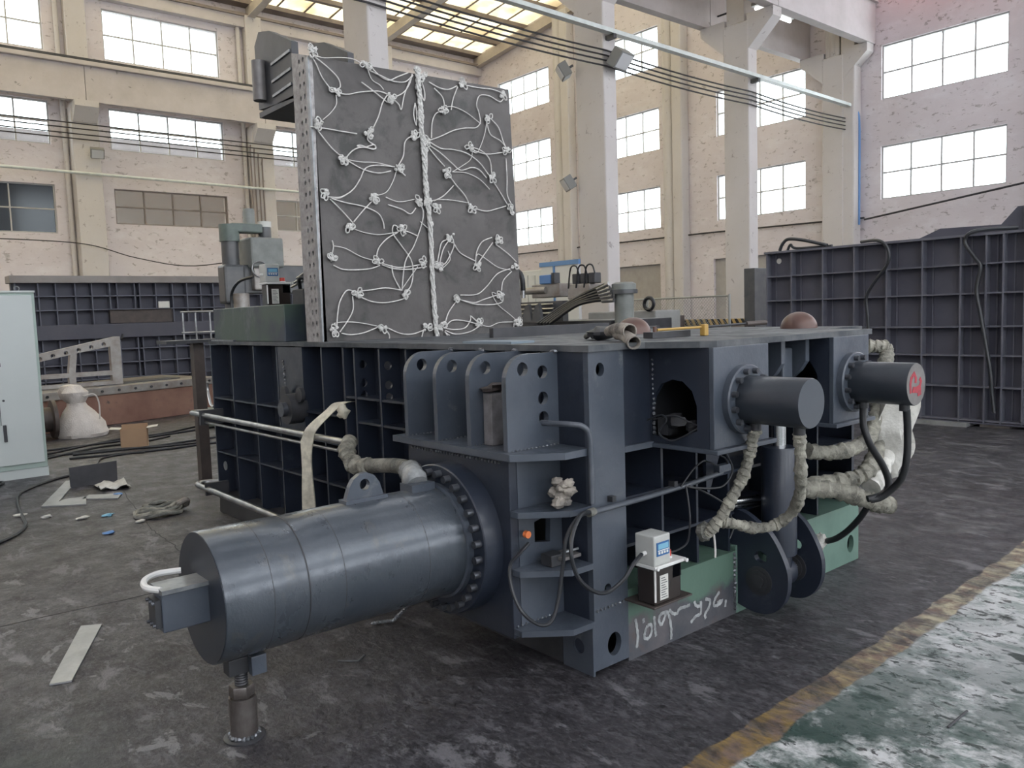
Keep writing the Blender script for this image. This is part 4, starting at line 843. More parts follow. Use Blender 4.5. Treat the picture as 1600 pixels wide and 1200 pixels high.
# thin cables by the pump and post
def cable(pts, r, label, m='cable', cat='cable'): return build('thin_cable', MB().tube(spline(pts, 8), r, 8), m, label=label, cat=cat)
cable([(-.03, -.03, .745), (-.124, -.06, .758), (-.215, -.1, .70), (-.244, -.12, .618), (-.204, -.12, .516), (-.113, -.12, .44), (-.029, -.12, .421), (.042, -.14, .461), (.10, -.14, .51), (.175, -.125, .537)], .009, 'dark cable looping from the conduit to the left of the lubrication pump')
cable([(-.04, -.03, .745), (-.14, -.06, .75), (-.20, -.05, .68), (-.225, -.05, .572), (-.26, -.05, .419), (-.306, -.05, .345), (-.358, -.03, .346), (-.415, .0, .407), (-.42, .05, .488), (-.384, .1, .562), (-.29, .15, .585), (-.22, .17, .61)], .008, 'dark cable hanging in a deep loop below the shelves to the orange gland')
build('rope_binding', MB().tube([(-.05, -.03, .745), (-.01, -.024, .745)], .018, 10), 'wrapg', label='frayed grey binding around the conduit mouth', cat='binding')
cable([(.60, -.04, .756), (.66, -.06, .74), (.80, -.10, .73), (.86, -.12, .80), (.82, -.12, .88), (.70, -.16, .95), (.60, -.2, .95)], .005, 'thin grey cable arching from the conduit up under the nearer side box')
cable([(.60, -.04, .756), (.57, -.08, .66), (.547, -.1, .58), (.50, -.12, .52), (.43, -.12, .50), (.365, -.115, .50)], .005, 'thin cable dropping from the conduit to the red capped pump')
cable([(.62, -.04, .756), (.74, -.06, .70), (.86, -.08, .62), (.89, -.1, .52), (.86, -.1, .46)], .005, 'thin cable drooping from the conduit towards the lower clevis')
cable([(.56, -.04, .76), (.64, -.05, .83), (.72, -.05, .86), (.80, -.03, .84), (.90, -.03, .80)], .0045, 'thin cable looping above the conduit junction')
cable([(.82, -.08, .95), (.84, -.06, .88), (.90, -.05, .85), (.94, -.04, .81)], .0045, 'short thin cable from the box underside into the junction')
cable([(.58, -.21, .56), (.582, -.215, .50), (.585, -.212, .45)], .005, 'pale loose string hanging below the wrapped joint', 'rope', 'string')
# orange gland and small bracket at the slot
oc = build('sensor_gland', MB().cyl((-.235, .17, .655), (-.235, .15, .655), .016, 14), 'rust', label='orange ended cable gland beside the slot in the shelf recess', cat='gland')
oc.data.materials[0] = mat('orange_gland', (.75, .2, .06), .4)
sn = empty('limit_switch', (-.10, .1, .51), 'small dark limit switch bracket on the third shelf', 'switch')
build('switch_body', MB().box(-.17, -.09, .08, .15, .51, .56), 'dark', sn, bevel=.004); build('switch_plate', MB().box(-.13, -.02, .05, .15, .535, .55), 'blotch', sn, bevel=.002); build('switch_rod', MB().cyl((-.13, .06, .57), (-.03, .06, .57), .006, 8), 'edge', sn)
rg = MB()
for i in range(14):
    r_ = random.Random(i + 30); h_ = i / 14
    rg.blob((-.095 + r_.uniform(-.055, .055) * (1 - .6 * h_), .075 + r_.uniform(-.03, .03), .785 + .10 * h_), r_.uniform(.020, .032), (1.3, 1, .8), i + 50, 10, .22)
build('crumpled_cloth', rg, 'glove', label='crumpled dirty white cloth heap on the second shelf of the mount', cat='cloth')
# on the deck: domes, gloves, clamp tool
for p, r, l in (((1.27, .86, 1.455), .108, 'rusty brown dome on the deck beside the gloves'), ((2.05, .22, 1.455), .108, 'rusty brown dome on the deck above the two small cylinders')):
    build('steel_dome', MB().lathe([(r * math.cos(a), r * .92 * math.sin(a)) for a in [k * PI / 20 for k in range(11)]], p, n=32), 'rust', label=l, cat='dome')
gl = empty('work_glove', (.42, .28, 1.456), 'pair of dirty grey gloves lying on the deck edge, cuffs hanging over', 'gloves')
def cuff(p0, p1, r): 
    mb = MB().tube(spline([p0, Vector(p0).lerp(Vector(p1), .5) + Vector((0, 0, .012)), p1], 5), r, 14, rf=lambda i, m_: .75 + .35 * i / m_)
    mb.f.pop(); mb.sm.pop(); mb.v = [Vector((v.x, v.y, v.z)) for v in mb.v]; return mb
for a, b, r in (((.40, .25, 1.50), (.27, .0, 1.505), .032), ((.36, .16, 1.485), (.24, -.05, 1.455), .030)):
    c = build('glove_cuff', cuff(a, b, r), 'glove', gl); s_ = c.modifiers.new('solid', 'SOLIDIFY'); s_.thickness = .006
build('glove_palm', MB().blob((.46, .34, 1.49), .06, (1.4, 1.2, .55), 41, 10, .25), 'dark', gl)
for k in range(4): build('glove_finger', MB().tube(spline([(.44 + .02 * k, .36, 1.48), (.47 + .025 * k, .44, 1.485), (.50 + .03 * k, .50 - .02 * k, 1.47)]), .014, 8), 'wrapg', gl)
tl = empty('cutting_torch', (1.1, .15, 1.456), 'yellow handled long tool lying along the deck near the second dome', 'tool')
build('tool_rod', MB().cyl((.70, .20, 1.495), (.96, .12, 1.50), .007, 10), 'yellow', tl)
build('tool_head', MB().box(.95, .985, .10, .13, 1.456, 1.515), 'yellow', tl, bevel=.004)
build('tool_rod', MB().cyl((.98, .115, 1.50), (1.30, .01, 1.512), .006, 10), 'dark', tl)
build('tool_grip', MB().cyl((1.22, .035, 1.506), (1.34, -.005, 1.51), .013, 12), 'brownplate', tl)
build('tool_case', MB().box(.64, .94, .18, .24, 1.456, 1.486), 'dark', tl)
build('tool_head', MB().cyl((.68, .20, 1.456), (.68, .20, 1.512), .009, 10), 'rust', tl)
build('plastic_sheet', MB().hexa([(.45, 3.2, 1.72), (.75, 2.95, 1.72), (.85, 3.3, 1.72), (.6, 3.5, 1.72), (.5, 3.0, 2.0), (.6, 2.9, 2.02), (.62, 2.95, 2.02), (.52, 3.1, 1.98)]), 'sheet', label='crumpled clear plastic sheet on the oil tank against the lid', cat='plastic sheet', bevel=.02)
tkp = empty('tank_fittings', (.35, 3.3, 1.72), 'dark valve fittings and bright rods on the oil tank behind the small pump', 'valves')
build('valve_body', MB().box(.30, .48, 3.25, 3.45, 1.72, 1.84), 'dark', tkp, bevel=.01)
for k in range(3): build('fitting_rod', MB().cyl((.30, 3.45 - k * .05, 1.86 + k * .03), (.42, 3.02, 1.98 + k * .05), .010, 8), 'pipe', tkp)
build('valve_hose', MB().tube(spline([(.1, 4.15, 1.72), (.1, 4.14, 1.84), (.12, 4.02, 1.93), (.17, 3.85, 1.96)]), .012, 8), 'hose', tkp)
build('valve_hose', MB().tube(spline([(.35, 3.4, 1.84), (.3, 3.3, 1.92), (.35, 3.2, 1.9), (.38, 3.08, 1.93)]), .015, 8), 'hose', tkp)

# ================================================================== left side of the hall
cb = empty('electrical_cabinet', (-1.7, 7.85, 0), 'tall pale green electrical cabinet at the left edge of the picture', 'cabinet')
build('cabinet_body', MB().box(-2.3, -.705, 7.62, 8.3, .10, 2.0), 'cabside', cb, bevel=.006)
build('cabinet_plinth', MB().box(-2.28, -.70, 7.63, 8.28, 0, .10), 'cab', cb)
build('door_panel', MB().box(-1.48, -.735, 7.597, 7.62, .16, 1.97), 'cab', cb, bevel=.004)
build('door_panel', MB().box(-2.28, -1.49, 7.597, 7.62, .16, 1.97), 'cab', cb, bevel=.004)
build('cabinet_roof', MB().box(-2.31, -.70, 7.60, 8.31, 2.0, 2.02), 'cab', cb)
build('door_handle', MB().box(-1.10, -1.07, 7.57, 7.597, .42, .60), 'dark', cb, bevel=.004)
build('door_lock', MB().cyl((-1.075, 7.597, .86), (-1.075, 7.585, .86), .012, 12), 'dark', cb)
build('door_indicator', MB().box(-1.15, -1.075, 7.588, 7.597, 1.22, 1.26), 'dark', cb)
build('eye_bolt', MB().tube([(-.85 + .025 * math.cos(a), 7.7, 2.045 + .025 * math.sin(a)) for a in [k * PI / 6 for k in range(13)]], .006, 6), 'edge', cb)
build('key_cord', MB().cyl((-1.115, 7.585, 1.2), (-1.115, 7.585, .6), .003, 5), 'dark', cb)
# far blue panelled press frame, standing along X
fb = empty('press_frame', (3.5, 16.3, 0), 'far blue-grey ribbed press frame in front of the left wall', 'machine frame')
build('frame_skin', MB().box(.4, 8.4, 16.16, 16.3, 0, 2.52), 'b3', fb)
build('top_flange', MB().box(.35, 8.5, 15.9, 16.4, 2.52, 2.66), 'b3t', fb)
build('middle_beam', MB().box(.4, 8.4, 15.93, 16.16, 1.37, 1.67), 'b3', fb, bevel=.01)
build('blank_panel', MB().box(2.14, 3.41, 16.05, 16.16, 1.68, 1.96), 'brownplate', fb)
xs3 = [.44, .83, 1.14, 1.49, 1.80, 2.14, 2.28, 2.63, 2.73, 3.06, 3.41, 3.72, 4.02, 4.3, 4.65, 5.0, 5.4, 5.8, 6.2, 6.6, 7.0, 7.4, 7.8, 8.2]
zu = [1.67, 1.96, 2.24, 2.52]; zl = [.02, .38, .52, .84, 1.12, 1.37]
for x in xs3:
    build('vertical_rib', MB().box(x, x + .02, 15.98, 16.16, 1.96 if 2.14 <= x < 3.4 else 1.67, 2.52), 'b3f', fb)
    build('vertical_rib', MB().box(x, x + .02, 15.98, 16.16, .0, 1.37), 'b3f', fb)
for z in zu[1:3]: build('horizontal_rib', MB().box(.4, 8.4, 15.98, 16.16, z, z + .02), 'b3f', fb)
for z in zl[2:5]: build('horizontal_rib', MB().box(.4, 8.4, 15.98, 16.16, z, z + .02), 'b3f', fb)
build('paper_notice', MB().box(3.10, 3.33, 15.96, 15.975, 1.98, 2.12), 'label', fb)
build('clamp_hook', MB().tube(spline([(2.15, 15.9, 1.40), (2.2, 15.9, 1.35), (2.3, 15.9, 1.36), (2.32, 15.9, 1.45)]), .02, 6), 'dark', fb)
# brown steel bed plate with the skeleton casting on it
bd = empty('steel_bed', (1.7, 12.8, 0), 'long red-brown machine bed on the floor behind the cabinet', 'machine bed')
build('bed_body', MB().hexa([(-.9, 11.35, 0), (2.95, 12.55, 0), (2.5, 14.2, 0), (-1.3, 13.0, 0), (-.9, 11.35, .50), (2.95, 12.55, .50), (2.5, 14.2, .5), (-1.3, 13.0, .5)]), 'rustplate', bd, bevel=.01)
build('bed_table', MB().hexa([(-.92, 11.30, .50), (2.98, 12.52, .50), (2.55, 14.25, .5), (-1.35, 13.05, .5), (-.92, 11.30, .63), (2.98, 12.52, .63), (2.55, 14.25, .63), (-1.35, 13.05, .63)]), 'machined', bd, bevel=.01)
for k in range(14):
    t = (k + .5) / 14; p = Vector((-.92, 11.30, .565)).lerp(Vector((2.98, 12.52, .565)), t); build('bolt_hole', MB().cyl(p, p + Vector((.004, -.015, 0)), .022, 10), 'dark', bd)
build('sheet_plate', MB().hexa([(.9, 12.2, .632), (2.4, 12.7, .632), (2.3, 13.2, .632), (.8, 12.7, .632), (.9, 12.2, .645), (2.4, 12.7, .645), (2.3, 13.2, .645), (.8, 12.7, .645)]), 'drilld', label='thin dark sheet lying on the red-brown bed', cat='plate')
ck = build('skeleton_casting', plate([(-.3, .64), (1.33, .64), (1.33, 1.44), (1.26, 1.44), (-.3, 1.12)],
    [[(-.2, .70), (.02, .70), (.02, .79), (-.2, .79)], [(.10, .70), (.52, .70), (.52, .80), (.10, .80)], [(.62, .70), (1.17, .70), (1.17, .80), (.62, .80)],
     [(-.22, .86), (.02, .86), (.02, 1.05), (-.22, 1.01)], [(.10, .87), (.52, .87), (.56, 1.17), (.10, 1.08)], [(.62, .87), (1.17, .87), (1.17, 1.28), (.66, 1.19)]] + [circ(.12 + k * .19, 1.13 + k * .038, .033, 14) for k in range(6)], 'y', 12.3, .14), 'machined', label='grey openwork wedge casting standing on the red-brown bed', cat='casting', bevel=.008)
rl = build('winch_drum', MB().lathe([(.001, 0), (.28, 0), (.28, .05), (.18, .06), (.18, .3), (.28, .31), (.28, .36), (.001, .36)], (-.35, 10.9, .29), (1, 0, 0), 28), 'brownplate', label='rusty cable drum between the cabinet and the white sack', cat='drum')
bgm = MB().blob((.42, 10.9, .26), .3, (.95, .8, .95), 61, 12, .06).blob((.26, 10.85, .60), .17, (1, .8, .75), 62, 10, .12)
bg_ = empty('white_sack', (.4, 10.9, 0), 'white woven sack slumped against the red-brown bed', 'sack')
sv = [(.34, 0), (.36, .05), (.31, .2), (.22, .36), (.13, .45), (.11, .50), (.17, .58), (.19, .66), (.12, .76), (.02, .78)]
mb = MB().lathe(sv, (.36, 10.9, 0), (0, 0, 1), 20)
for v in mb.v:
    h = v.z; v.x += -.12 * (h / .78) ** 1.5 + .02 * math.sin(v.y * 40 + h * 11); v.y += .02 * math.sin(v.x * 30 + h * 17)
build('sack_body', mb, 'bag', bg_)
build('sack_string', MB().tube(spline([(.36, 10.75, .60), (.5, 10.7, .62), (.56, 10.7, .5), (.56, 10.7, .25)]), .012, 6), 'bag', bg_)
bx_ = empty('cardboard_box', (.57, 9.0, 0), 'open brown cardboard box on the floor in front of the red-brown bed', 'box')
bw = Matrix.Rotation(-.35, 4, 'Z')
def rbox(name, x0, x1, y0, y1, z0, z1, m, parent, org, rot, **k):
    mb = MB().box(x0, x1, y0, y1, z0, z1)
    for v in mb.v: v.xyz = (rot @ v) + Vector(org)
    return build(name, mb, m, parent, **k)
for a in ((-.16, .16, -.12, -.115, 0, .26), (-.16, .16, .115, .12, 0, .30), (-.16, -.155, -.12, .12, 0, .26), (.155, .16, -.12, .12, 0, .26), (-.16, .16, -.12, .12, 0, .005)):
    rbox('box_panel', *a, 'card', bx_, (.57, 9.0, 0), bw)
for sx in (-1, 1):
    mb = MB().hexa([(sx * .158, -.11, .255), (sx * .158, .11, .255), (sx * .158, .11, .26), (sx * .158, -.11, .26), (sx * .29, -.11, .27), (sx * .29, .11, .27), (sx * .29, .11, .275), (sx * .29, -.11, .275)])
    for v in mb.v: v.xyz = (bw @ v) + Vector((.57, 9.0, 0))
    build('box_flap', mb, 'cloth', bx_)
# radial drill standing behind the tank
dr = empty('drilling_machine', (2.7, 10.2, 0), 'grey-green radial drilling machine behind the oil tank', 'drilling machine')
build('drill_base', MB().box(2.0, 4.4, 9.6, 10.8, 0, .25), 'drillg', dr, bevel=.02)
build('drill_column', MB().cyl((2.45, 10.1, .25), (2.45, 10.1, 2.95), .13, 28), 'drilld', dr)
build('column_collar', MB().cyl((2.45, 10.1, 2.86), (2.45, 10.1, 3.12), .15, 28), 'drillg', dr)
build('column_sleeve', MB().box(2.28, 2.62, 9.95, 10.25, 1.9, 2.5), 'drilld', dr, bevel=.04)
build('head_bridge', MB().box(2.45, 2.95, 9.98, 10.22, 3.0, 3.14), 'drillg', dr, bevel=.02)
build('head_motor', MB().lathe([(.001, .24), (.08, .24), (.09, .20), (.09, .02), (.1, 0)], (2.78, 10.1, 3.14), n=20), 'drillw', dr)
build('gear_head', MB().box(2.68, 3.22, 9.85, 10.35, 2.45, 2.92), 'drillw', dr, bevel=.03)
build('gear_head_lower', MB().box(2.72, 3.10, 9.88, 10.3, 2.1, 2.45), 'machined', dr, bevel=.02)
build('arm_motor', MB().lathe([(.001, .26), (.1, .26), (.1, .02), (.11, 0)], (3.03, 10.1, 2.92), n=20), 'drilld', dr)
build('motor_cap', MB().cyl((3.03, 10.1, 3.10), (3.03, 10.1, 3.19), .105, 20), 'label', dr)
build('radial_arm', MB().box(2.6, 4.6, 10.0, 10.3, 2.05, 2.5), 'drilld', dr, bevel=.02)
build('hand_wheel', MB().tube([(2.78 + .12 * math.cos(k * PI / 10), 9.8, 2.42 + .12 * math.sin(k * PI / 10)) for k in range(21)], .012, 6), 'pipe', dr)
build('spindle', MB().cyl((2.5, 9.9, 1.5), (2.5, 9.9, 2.05), .12, 16), 'machined', dr)
build('name_plate', MB().cyl((2.42, 9.97, 2.22), (2.42, 9.955, 2.22), .07, 16), 'yellow', dr)
# handrail and grey post left of the baler
rl = empty('guard_rail', (.35, 5.8, 0), 'dark steel guard rail and post behind the left end of the baler', 'rail')
build('rail_post', MB().box(.26, .36, 5.6, 5.7, 0, 1.42), 'brownplate', rl); build('rail_plate', MB().box(-.02, .6, 5.5, 5.8, 1.42, 1.45), 'dark', rl)
for z in (1.52, 1.72): build('rail_bar', MB().cyl((.16, 5.6, z), (.62, 5.6, z), .01, 8), 'pipe', rl)
for x in (.18, .3, .44): build('rail_bar', MB().cyl((x, 5.6, 1.45), (x, 5.6, 1.72), .009, 8), 'pipe', rl)
build('upright_strip', MB().box(.40, .44, 5.3, 5.36, .6, 1.35), 'drillw', rl)

# floor clutter
def flat(name, pts, t, m, label, cat, z=0.001, group=None): return build(name, plate(pts, [], 'z', z, t), m, label=label, cat=cat, group=group, bevel=.001)
flat('steel_strip', [(-1.82, 1.646), (-1.735, 1.617), (-1.45, 2.28), (-1.54, 2.335)], .008, 'galv', 'straight pale steel strip lying alone on the floor left of the main cylinder', 'steel strip')
flat('steel_offcut', [(-1.10, 5.84), (-.78, 5.62), (-.70, 5.98), (-.87, 6.02), (-.94, 5.94), (-.56, 6.98), (-.66, 7.02)], .012, 'galv', 'L-shaped pale steel offcut on the floor near the cabinet', 'steel offcut')
flat('steel_offcut', [(-.76, 5.90), (-.50, 5.66), (-.42, 5.86), (-.66, 6.04)], .012, 'galv', 'small pale steel plate just right of the L-shaped offcut', 'steel offcut')
build('dark_steel_plate', MB().hexa([(-.70, 6.60, .0), (-.25, 6.66, 0), (-.25, 6.69, 0), (-.70, 6.63, 0), (-.69, 6.66, .20), (-.23, 6.72, .20), (-.23, 6.75, .2), (-.69, 6.69, .20)]), 'dark', label='dark steel plate propped upright on the floor beyond the pale offcuts', cat='plate')
mb = MB(); gg = []
for i in range(7):
    for j in range(6): gg.append((-.54 + .28 * i / 6 + .02 * j / 5, 6.12 + .40 * j / 5, .03 + .02 * math.sin(i * 1.7 + j) + .015 * math.sin(j * 2.1)))
mb.add(gg, [(i * 6 + j, (i + 1) * 6 + j, (i + 1) * 6 + j + 1, i * 6 + j + 1) for i in range(6) for j in range(5)], True)
o = build('crumpled_paper', mb, 'cloth', label='crumpled white paper wrapper lying beside the steel offcuts', cat='paper'); s_ = o.modifiers.new('s', 'SOLIDIFY'); s_.thickness = .004
sl = empty('sling_coil', (-.4, 4.7, 0), 'dirty white sling coiled on the floor left of the baler', 'sling')
for k in range(5):
    r_ = random.Random(k); build('sling_loop', MB().tube([(-.42 + (.19 - .018 * k) * math.cos(a) + r_.uniform(-.01, .01), 4.72 + (.15 - .022 * k) * math.sin(a) + r_.uniform(-.01, .01), .022 + .016 * k + .012 * math.sin(a * 3 + k)) for a in [q * PI / 12 for q in range(25)]], .017, 8), 'wrap' if k % 2 else 'wrapg', sl)
build('sling_end', MB().tube(spline([(-.28, 4.65, .08), (-.22, 4.62, .11), (-.2, 4.68, .06), (-.22, 4.8, .03)]), .025, 8), 'glove', sl)
def fcable(pts, r, label): return build('floor_cable', MB().tube(spline([(x, y, r) for x, y in pts], 8), r, 6), 'hose', label=label, cat='cable')
fcable([(-3.2, 4.0), (-2.0, 4.45), (-1.58, 4.68), (-1.36, 5.05), (-1.30, 5.5), (-1.24, 6.1), (-1.12, 6.7), (-.8, 7.15), (-.56, 7.32), (-.2, 7.4)], .014, 'black cable snaking across the floor in front of the cabinet')
fcable([(-3, 7.0), (-1.6, 6.9), (-1.3, 7.2), (-1.15, 7.5), (-1.3, 7.58)], .012, 'black cable curled at the foot of the cabinet')
for i, (a, b) in enumerate((((-.5, 9.2), (1.9, 10.4)), ((-.4, 9.6), (2.2, 10.1)), ((-.55, 9.05), (1.3, 8.6)), ((-.2, 8.9), (1.6, 8.9)), ((-.6, 8.8), (1.2, 9.6)), ((-.3, 8.6), (1.8, 8.4)))):
    fcable([a, ((a[0] + b[0]) / 2 - .1, (a[1] + b[1]) / 2 + .12 * (-1) ** i), ((a[0] * .3 + b[0] * .7), (a[1] * .3 + b[1] * .7) - .07), b], .014, 'black cable on the floor around the cardboard box, %s' % ('running farthest back', 'second from the back', 'curving in front of it', 'passing just under it', 'crossing the others at left', 'nearest the camera')[i])
fcable([(-.15, 7.9), (.0, 8.3), (.3, 8.42), (.5, 8.35)], .012, 'short black cable curl on the floor below the cardboard box')
rn = random.Random(3)
for i, (x, y, m, l) in enumerate(((-.9, 4.35, 'blue_trim', 'small blue plastic scrap on the floor midway to the cylinder'), (-.93, 5.05, 'cloth', 'small white scrap on the floor near the blue one'), (-1.15, 5.35, 'cloth', 'white scrap on the floor below the L-shaped offcut'), (-1.3, 5.6, 'cloth', 'tiny white scrap on the floor by the snaking cable'), (-.75, 5.0, 'lcd', 'pale blue scrap on the floor beside the sling'), (-.45, 5.85, 'blue_trim', 'blue rag on the steel offcuts'), (-.62, 4.55, 'cloth', 'white flake on the floor left of the sling coil'))):
    build('floor_scrap', MB().blob((x, y, .012), .028 + .01 * rn.random(), (1.4, .9, .4), i, 7, .4), m, label=l, cat='scrap')
cn = MB()
for k in range(26): 
    t = k / 26; cn.blob((-.40 + .22 * t, 1.22 - .10 * t, .015 + .22 * max(0, t - .45)), .011, (1.5, 1, .8), k, 6, .2)
build('metal_chain', cn, 'edge', label='short bright chain lying on the floor under the main cylinder', cat='chain')
flat('bent_wire', [(-.75, .95), (-.68, .88), (-.62, .92), (-.625, .93), (-.68, .892), (-.745, .96)], .004, 'edge', 'short bent wire on the floor below the main cylinder', 'wire')
build('welding_rod', MB().cyl((.62, -1.22, .006), (.80, -1.22, .006), .005, 6), 'dark', label='short dark rod lying on the green walkway', cat='rod')

# ================================================================== right side: second baler frame
X2 = 8.4
b2 = empty('press_frame', (8.7, 1.2, 0), 'large dark ribbed press frame standing at the right', 'machine frame')
build('frame_skin', MB().box(X2 + .12, X2 + .5, -2.6, 4.46, .06, 2.36), 'b2', b2)
build('top_plate', MB().box(X2 - .01, X2 + .7, -2.62, 4.5, 2.36, 2.39), 'b2f', b2)
ysb = [4.47, 4.065, 3.576, 3.117, 2.668, 2.206, 1.743, 1.451, 1.261, 1.03, .6, .15, -.3, -.8, -1.3, -1.8, -2.3]
for y in ysb: build('vertical_rib', MB().box(X2, X2 + .12, y - .02, y, .06, 2.36), 'b2f', b2)
for y in ysb: build('inner_rib', MB().box(X2 + .105, X2 + .12, y - .11, y - .095, .06, 2.36), 'b2f', b2)
for z in (2.03, 1.67, 1.26, .90, .51, .09):
    build('horizontal_rib', MB().box(X2 + .004, X2 + .12, -2.6, 4.46, z - .02, z), 'b2f', b2)
build('bottom_plate', MB().box(X2, X2 + .6, -2.6, 4.47, .04, .06), 'b2', b2)
build('foot_block', MB().box(X2 + .05, X2 + .3, 1.16, 1.5, 0, .04), 'machined', b2); build('foot_block', MB().box(X2 + .05, X2 + .4, 3.6, 3.9, 0, .04), 'dark', b2); build('foot_block', MB().box(X2 + .05, X2 + .3, -1.6, -1.3, 0, .04), 'dark', b2)
build('top_gusset', plate([(2.45, 2.39), (2.12, 2.52), (1.40, 2.50), (1.22, 2.70), (1.16, 2.70), (1.16, 2.39)], [], 'x', X2 + .35, .03), 'b2', b2)
build('top_gusset', MB().box(X2 + .30, X2 + .42, 1.10, 1.14, 2.39, 2.70), 'b2', b2)
build('hole_disc', MB().cyl((X2 + .118, 4.32, 2.25), (X2 + .11, 4.32, 2.25), .04, 16), 'label', b2)
build('timber_slab', MB().box(8.3, 9.7, 1.6, 3.4, .0, .05), 'galv', label='pale slab on the floor just under the right press frame', cat='slab')
def h2(pts, r, l): return build('hanging_hose', MB().tube(spline(pts, 6), r, 8), 'cable', label=l, cat='hose')
h2([(8.7, 1.2, 2.44), (8.36, 1.55, 2.42), (8.34, 1.66, 2.30), (8.34, 1.55, 2.10), (8.34, 1.48, 1.98), (8.34, 1.52, 1.7), (8.34, 1.47, 1.4), (8.34, 1.40, 1.0), (8.34, 1.35, .7), (8.34, 1.33, .45), (8.34, 1.30, .2)], .025, 'long grey hose hanging down the right press frame near the picture edge')
h2([(8.6, 3.1, 2.43), (8.36, 2.75, 2.41), (8.34, 2.62, 2.30), (8.34, 2.61, 2.10), (8.34, 2.80, 1.85), (8.34, 2.90, 1.66), (8.34, 2.88, 1.4), (8.34, 2.87, 1.2)], .022, 'shorter grey hose hanging down the middle of the right press frame')
h2([(8.5, 4.3, 2.40), (8.5, 4.25, 2.50), (8.5, 4.15, 2.56), (8.5, 3.9, 2.52), (8.5, 3.55, 2.42)], .025, 'black hose looping over the top left corner of the right press frame')
h2([(8.55, 4.2, 2.40), (8.55, 4.15, 2.48), (8.55, 4.05, 2.42), (8.55, 3.5, 2.41)], .02, 'pale hose end lying on the top left corner of the right press frame')
# ================================================================== behind the baler: hydraulic power unit, barrier, fence, cabinets
hp = empty('hydraulic_power_unit', (5.5, 5.3, 0), 'hydraulic power unit with valves and black hoses behind the baler deck', 'hydraulic unit')
build('unit_tank', MB().box(5.0, 6.2, 4.5, 6.6, 0, 1.48), 'dark', hp, bevel=.01)
build('unit_frame', MB().box(5.0, 5.1, 5.35, 6.4, 1.48, 1.75), 'drilld', hp)
build('valve_manifold', MB().box(4.95, 5.2, 5.35, 5.9, 1.80, 1.98), 'machined', hp, bevel=.01)
build('valve_manifold', MB().box(4.9, 5.15, 4.75, 5.15, 1.76, 1.95), 'machined', hp, bevel=.01)
build('pilot_valve', MB().cyl((4.95, 6.3, 1.90), (4.95, 5.6, 1.90), .05, 14), 'machined', hp)
build('pilot_valve', MB().box(4.93, 5.05, 5.50, 5.72, 1.98, 2.10), 'blue_trim', hp, bevel=.01)
build('pilot_valve', MB().box(4.93, 5.03, 5.42, 5.48, 1.98, 2.12), 'dark', hp)
for y in (4.95, 4.80, 4.66): build('solenoid', MB().box(4.9, 5.02, y, y + .11, 1.95, 2.08), 'dark', hp, bevel=.01)
for k, y in enumerate((4.98, 4.84, 4.70)): build('control_wire', MB().tube(spline([(4.9, y + .15, 1.9), (4.88, y + .08, 2.15), (4.88, y - .02, 2.17), (4.9, y - .05, 2.06)]), .011, 6), 'hose', hp)
build('pump_motor', MB().lathe([(.001, .52), (.11, .52), (.15, .5), (.15, .40), (.12, .38), (.12, .0)], (5.1, 4.36, 1.42), n=24), 'drillw', hp)
build('motor_ring', MB().lathe([(.15, 0), (.17, 0), (.17, .05), (.15, .05)], (5.1, 4.36, 1.80), n=20), 'drilld', hp)
for k in range(5):
    build('unit_hose', MB().tube(spline([(4.8 - .02 * k, 5.62 - .08 * k, 1.46), (4.82, 5.2 - .06 * k, 1.66 + .0 * k), (4.86, 4.85 - .03 * k, 1.80 - .02 * k), (4.92, 4.50 - .02 * k, 1.92 - .045 * k)]), .024, 8), 'hose', hp)
    build('hose_fitting', MB().cyl((4.90, 4.62 - .02 * k, 1.865 - .036 * k), (4.93, 4.45 - .02 * k, 1.925 - .05 * k), .029, 10), 'pipe', hp)
build('curved_hose', MB().tube(spline([(4.5, 6.3, 2.2), (4.55, 5.95, 2.22), (4.6, 5.72, 2.12), (4.62, 5.70, 1.9)]), .035, 10), 'hose', hp)
build('hose_fitting', MB().cyl((4.62, 5.70, 1.92), (4.62, 5.70, 1.80), .03, 10), 'pipe', hp)
for y in (5.95, 5.75): build('hose_clamp', plate([(y, 1.48), (y - .03, 1.6), (y - .08, 1.70), (y - .14, 1.72), (y - .17, 1.6), (y - .2, 1.48)], [], 'x', 4.8, .05), 'drilld', hp)
for k in range(4): build('unit_pipe', MB().cyl((4.98, 6.3, 1.53 + k * .06), (4.98, 5.5, 1.53 + k * .06), .016, 8), 'pipe', hp)
cb_ = build('concrete_block', MB().box(7.0, 7.6, 5.45, 6.85, 0, 1.58), 'concrete', label='raw concrete block standing behind the power unit', cat='block', bevel=.02)
build('hose_reel_ring', MB().tube([(6.98, 5.55 + .09 * math.cos(k * PI / 10), 1.68 + .09 * math.sin(k * PI / 10)) for k in range(21)], .028, 8), 'hose', label='small black ring resting upright on the concrete block', cat='ring')
br = empty('pit_barrier', (14.8, 11, 0), 'low barrier wall with yellow and black hazard band behind the baler', 'barrier')
build('barrier_wall', MB().box(14.6, 15.0, 7.5, 13.9, 0, 1.14), 'greydoor', br)
build('hazard_band', MB().box(14.58, 14.6, 7.5, 13.9, 1.14, 1.30), 'hazy', br)
build('barrier_cap', MB().box(14.6, 15.0, 7.5, 13.9, 1.14, 1.30), 'greydoor', br)
for k in range(36):
    y = 7.52 + k * .175
    build('hazard_stripe', MB().hexa([(14.57, y, 1.14), (14.58, y, 1.14), (14.58, y + .08, 1.14), (14.57, y + .08, 1.14), (14.57, y + .1, 1.30), (14.58, y + .1, 1.30), (14.58, y + .18, 1.30), (14.57, y + .18, 1.30)]), 'hazk', br)
fn = empty('mesh_fence', (14.2, 11, 0), 'galvanised chain-link fence in front of the hazard barrier', 'fence')
